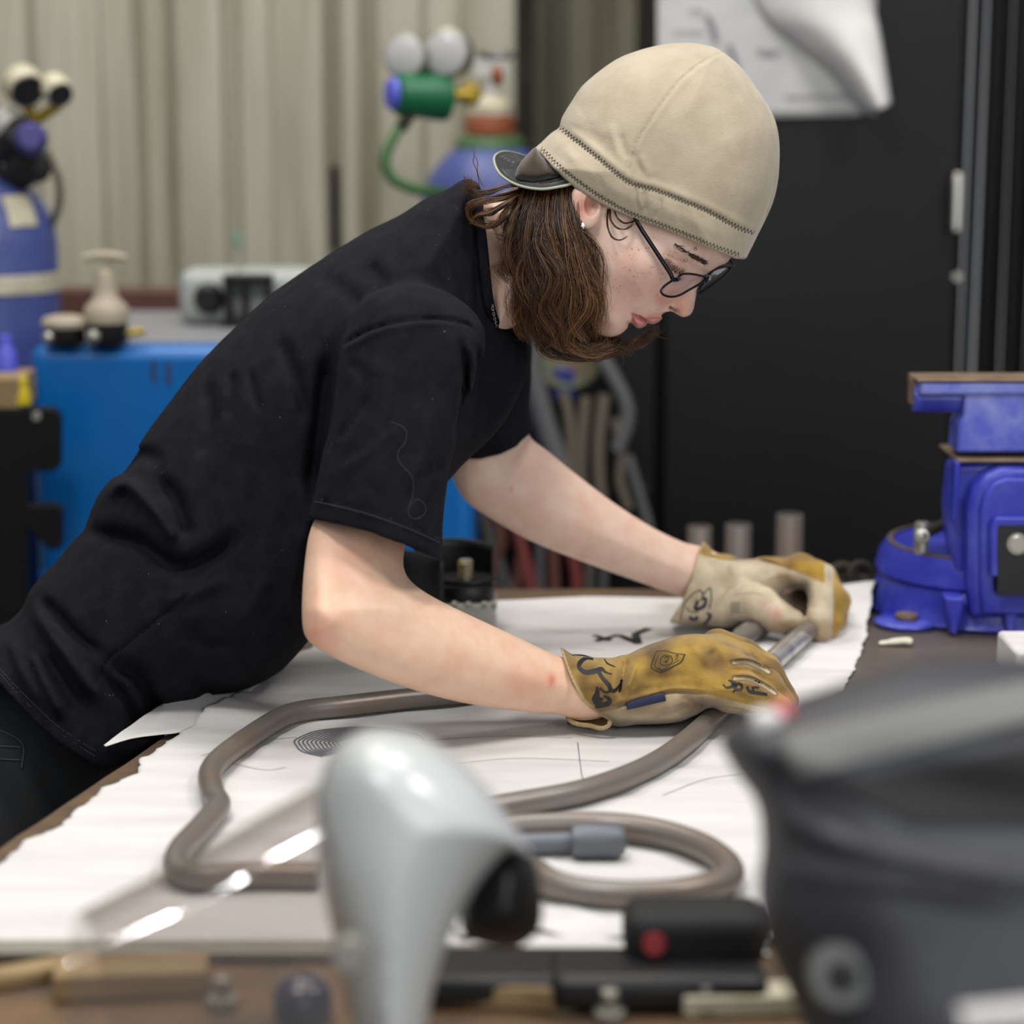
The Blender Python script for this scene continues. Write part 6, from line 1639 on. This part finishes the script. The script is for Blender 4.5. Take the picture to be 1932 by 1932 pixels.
q = spline([(1182, 1331), (1205, 1326), (1230, 1320), (1255, 1314)], 8); c, hit = on_surface(rglove, q[:, 0], q[:, 1], 1.95, 2.08, .0009); mb = MB(); mb.tube(c2w(c), .0042, 8, flat=.28, up=(0, 1, 0)); mb.build('navy_tape', M['navy'], rg, smooth=3.5)
def marks(f, strokes, name, m, par, z0, z1, s=(1, 1), o_=(0, 0)):
    mb = MB(); E = []
    for pts, wd in strokes:
        pts = [(o_[0] + x / s[0], o_[1] + y / s[1]) for x, y in pts]
        q = spline(pts, 7) if len(pts) > 2 else np.linspace(pts[0], pts[1], 10)
        t_ = np.gradient(q, axis=0); n_ = np.stack([-t_[:, 1], t_[:, 0]], -1); n_ /= np.linalg.norm(n_, axis=1)[:, None] + 1e-9
        w_ = np.interp(np.linspace(0, 1, len(q)), np.linspace(0, 1, len(wd)), wd) if isinstance(wd, (list, tuple)) else np.full(len(q), wd)
        E.append(np.stack([q + n_ * (w_ * k)[:, None] for k in (-.5, -.25, 0, .25, .5)]))
    A_ = np.concatenate([e.reshape(-1, 2) for e in E]); c, hit = on_surface(f, A_[:, 0], A_[:, 1], z0, z1, .00035); W_ = c2w(c); k = 0
    for e in E:
        m_ = e.shape[1]; mb.add(W_[k:k + 5 * m_], [(r * m_ + i, r * m_ + i + 1, (r + 1) * m_ + i + 1, (r + 1) * m_ + i) for r in range(4) for i in range(m_ - 1)]); k += 5 * m_
    return mb.build(name, m, par, smooth=3.5)
SC = (3.019, 3.019); OR = (1040, 960)
marks(rglove, [([(240, 858), (200, 850), (165, 875), (160, 905), (195, 930), (245, 925), (285, 912), (310, 930), (345, 942)], [3, 7, 9, 7, 9, 10, 8, 4, 2]), ([(270, 925), (290, 960), (325, 1000), (345, 1035), (370, 1030), (392, 995)], [8, 7, 8, 8, 6, 2]),
    ([(262, 1012), (262, 1050), (255, 1085), (285, 1105)], [4, 9, 16, 18]), ([(300, 1065), (330, 1085), (320, 1110), (250, 1125)], [4, 8, 10, 10]), ([(345, 1032), (310, 1045), (275, 1020)], [5, 4, 4]), ([(120, 832), (180, 835), (240, 850)], [3, 3, 2]), ([(300, 850), (320, 880), (365, 900)], [1.5, 3, 2])], 'cuff_ink_mark', M['ink'], rg, 1.95, 2.08, SC, OR)
LG = mat('faded_ink', '3f3a2a', .8)
marks(rglove, [([(600, 812), (580, 860), (572, 905), (625, 935)], 2.2), ([(625, 935), (690, 900), (740, 872), (760, 830)], 2.4), ([(600, 812), (650, 808), (700, 822), (765, 830)], 1.2), ([(612, 828), (596, 870), (592, 900), (632, 918), (690, 882), (728, 862)], 1.3), ([(650, 830), (625, 850), (625, 885), (660, 890), (690, 868), (680, 840), (650, 835)], 1.6), ([(645, 850), (665, 842), (668, 858), (645, 872), (668, 872)], 1.4), ([(705, 840), (722, 832), (715, 852), (702, 858)], 1.4), ([(610, 905), (640, 925), (700, 895)], 3)], 'stamped_emblem', LG, rg, 1.95, 2.09, SC, OR)
marks(rglove, [([(978, 1000), (1000, 1018), (1035, 1008), (1030, 985), (1008, 975)], [2, 4, 6, 6, 2]), ([(1040, 985), (1055, 1000), (1045, 1025), (1080, 1030), (1085, 1005), (1060, 990)], 5), ([(1035, 1045), (1060, 1022)], 3), ([(1115, 1012), (1130, 1040), (1180, 1050), (1230, 1058)], [5, 6, 7, 5]), ([(1150, 1012), (1150, 1045)], 5), ([(1160, 1015), (1185, 1018)], 4)], 'finger_ink_mark', M['ink'], rg, 1.95, 2.06, SC, OR)

# left glove (far): cream palm towards the camera, mustard back above
GFZ = 2.405
hb_m = Map2(1230, 980, 1640, 1260, 1).poly([(1330, 1046), (1365, 1050), (1404, 1054), (1454, 1050), (1504, 1056), (1536, 1072), (1545, 1095), (1520, 1110), (1490, 1112), (1476, 1125), (1470, 1150), (1440, 1165), (1410, 1170), (1384, 1183), (1340, 1180), (1300, 1176), (1290, 1140), (1310, 1080)], 6)
hcuf_m = Map2(1200, 980, 1640, 1260, 1).poly([(1290, 1000), (1328, 1022), (1350, 1042), (1385, 1052), (1400, 1090), (1395, 1150), (1370, 1182), (1338, 1180), (1272, 1176), (1230, 1170), (1240, 1080)], 6)
hcut_m = Map2(1200, 980, 1640, 1260, 1).poly([(1700, 900), (1327, 900), (1327, 1021), (1318, 1040), (1312, 1062), (1302, 1099), (1285, 1139), (1265, 1170), (1262, 1300), (1700, 1300)], 0)
hgd = Map2(1230, 980, 1640, 1260, 1)
for pts, sg, am in (([(1368, 1160), (1366, 1130), (1384, 1108), (1410, 1098), (1438, 1102), (1458, 1120)], 2.2, .0022), ([(1400, 1066), (1440, 1062), (1480, 1070)], 5, .0014), ([(1370, 1060), (1360, 1090), (1364, 1120)], 6, .0016), ([(1390, 1130), (1410, 1120), (1430, 1125)], 14, -.003), ([(1331, 1050), (1371, 1058), (1430, 1056), (1487, 1074), (1520, 1088)], 2.4, .0020)):
    hgd.stroke(pts, sg, am)
FFN = [([(1505, 1080, 2.392), (1538, 1086, 2.385), (1552, 1122, 2.372), (1546, 1168, 2.364), (1549, 1192, 2.364)], [.018, .0165, .0145, .0135, .0115]),
       ([(1510, 1074, 2.415), (1550, 1092, 2.410), (1572, 1130, 2.396), (1568, 1172, 2.388), (1562, 1190, 2.386)], [.018, .0165, .0145, .0130, .0110]),
       ([(1505, 1076, 2.438), (1552, 1098, 2.436), (1580, 1134, 2.424), (1576, 1168, 2.414), (1570, 1184, 2.41)], [.018, .0160, .0140, .0125, .0110]),
       ([(1495, 1084, 2.46), (1546, 1108, 2.46), (1574, 1138, 2.45), (1572, 1164, 2.44), (1566, 1178, 2.43)], [.017, .0150, .0130, .0120, .0100])]
def lglove(p):
    px, py = pix(p)
    d = inflate(p, hb_m, GFZ + .012, .03, .042, hgd, 2.3)
    fg = None
    for pts, rs in FFN:
        c = chain(p, [cs(*q) for q in pts], rs, .004)
        fg = c if fg is None else smin(fg, c, .002)
    d = smin(d, fg, .006)
    d = smin(d, ell(p, cs(1500, 1125, 2.44), (.026, .026, .02)), .008)
    d = smin(d, chain(p, [cs(1400, 1132, 2.385), cs(1436, 1142, 2.368), cs(1466, 1163, 2.360), cs(1496, 1172, 2.362)], [.023, .0195, .0165, .0125], .005), .005)
    cf = inflate(p, hcuf_m, GFZ, .035, .044, hgd, 2.2); cf0 = inflate(p, hcuf_m, GFZ, .035, .044, None, 2.2)
    sh_ = np.where(px > 1352, cf, np.maximum(cf, -(cf0 + .0036))); sh_ = smax(sh_, hcut_m(px, py) * GFZ / FPX, .001)
    return np.where(px < 1340, sh_, smin(d, sh_, .006)) - .0005 * vnoise(p, 110)
def lg_paint(V):
    px, py = pix(V); c = np.tile(np.array(lin('cdbea2')[:3]), (len(V), 1)); n = vnoise(V, 45)
    tint(c, '9c8668', .55 * np.clip(n * 2.4, 0, 1)); tint(c, '4d3920', .95 * np.exp(-((px - 1508) / 24) ** 4 - ((py - 1118) / 24) ** 4)); tint(c, '8a6f4a', .6 * np.clip((py - 1165) / 20, 0, 1))  # dark brown: shadow painted into the hollow between thumb and fingers
    tint(c, 'b4505e', .55 * np.exp(-((px - 1464) / 12) ** 2 - ((py - 1158) / 14) ** 2)); tint(c, 'c08a84', .35 * np.exp(-((px - 1440) / 14) ** 2 - ((py - 1140) / 10) ** 2)); tint(c, '8f6f45', .7 * np.exp(-(seg_dist([(1475, 1178), (1500, 1176)], px, py) / 8) ** 2))
    sy = np.interp(px, [1310, 1331, 1371, 1430, 1487, 1520, 1553], [1040, 1050, 1057, 1056, 1073, 1086, 1100]); m = np.clip((sy - py) / 2 + .3, 0, 1) * (px < 1556)
    m = np.maximum(m, np.clip((px - 1571) / 2.5, 0, 1)); m = np.maximum(m, (V[:, 2] > 2.43) * 1.0 * (px < 1500) * (py < 1100))
    tint(c, 'b08d2c', m); tint(c, '7d6228', m * .7 * np.clip(n * 2.4, 0, 1)); tint(c, 'c4ab78', .8 * np.exp(-(seg_dist([(1327, 1021), (1312, 1062), (1285, 1139), (1265, 1170)], px, py) / 3.5) ** 4))
    return c
llo, lhi = box_px(1225, 1005, 1625, 1225, 2.325, 2.50)
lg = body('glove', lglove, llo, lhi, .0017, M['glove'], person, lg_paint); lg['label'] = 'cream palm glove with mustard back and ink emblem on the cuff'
marks(lglove, [([(845, 460), (800, 490), (760, 540), (745, 590), (735, 635)], 2.2), ([(845, 460), (870, 480), (905, 450), (912, 510), (900, 570)], 2.4), ([(835, 520), (822, 570), (870, 555), (880, 510), (850, 520)], [6, 7, 7, 5, 4]), ([(885, 590), (905, 610), (880, 650), (860, 655)], [3, 7, 5, 3]), ([(790, 610), (800, 630), (830, 625), (825, 612)], 6), ([(765, 560), (800, 590), (840, 585)], 2), ([(870, 480), (862, 500), (890, 520)], 3)], 'stamped_emblem', mat('navy_ink', '262838', .8), lg, 2.30, 2.42, SC, OR)
marks(lglove, [([(1020 + 0, 540 + k * 14), (1075, 532 + k * 14)], 3) for k in range(5)] + [([(1050, 490), (1130, 478), (1210, 490)], 1.6)], 'printed_lines', mat('pale_ink', '9a9284', .8), lg, 2.30, 2.42, SC, OR)
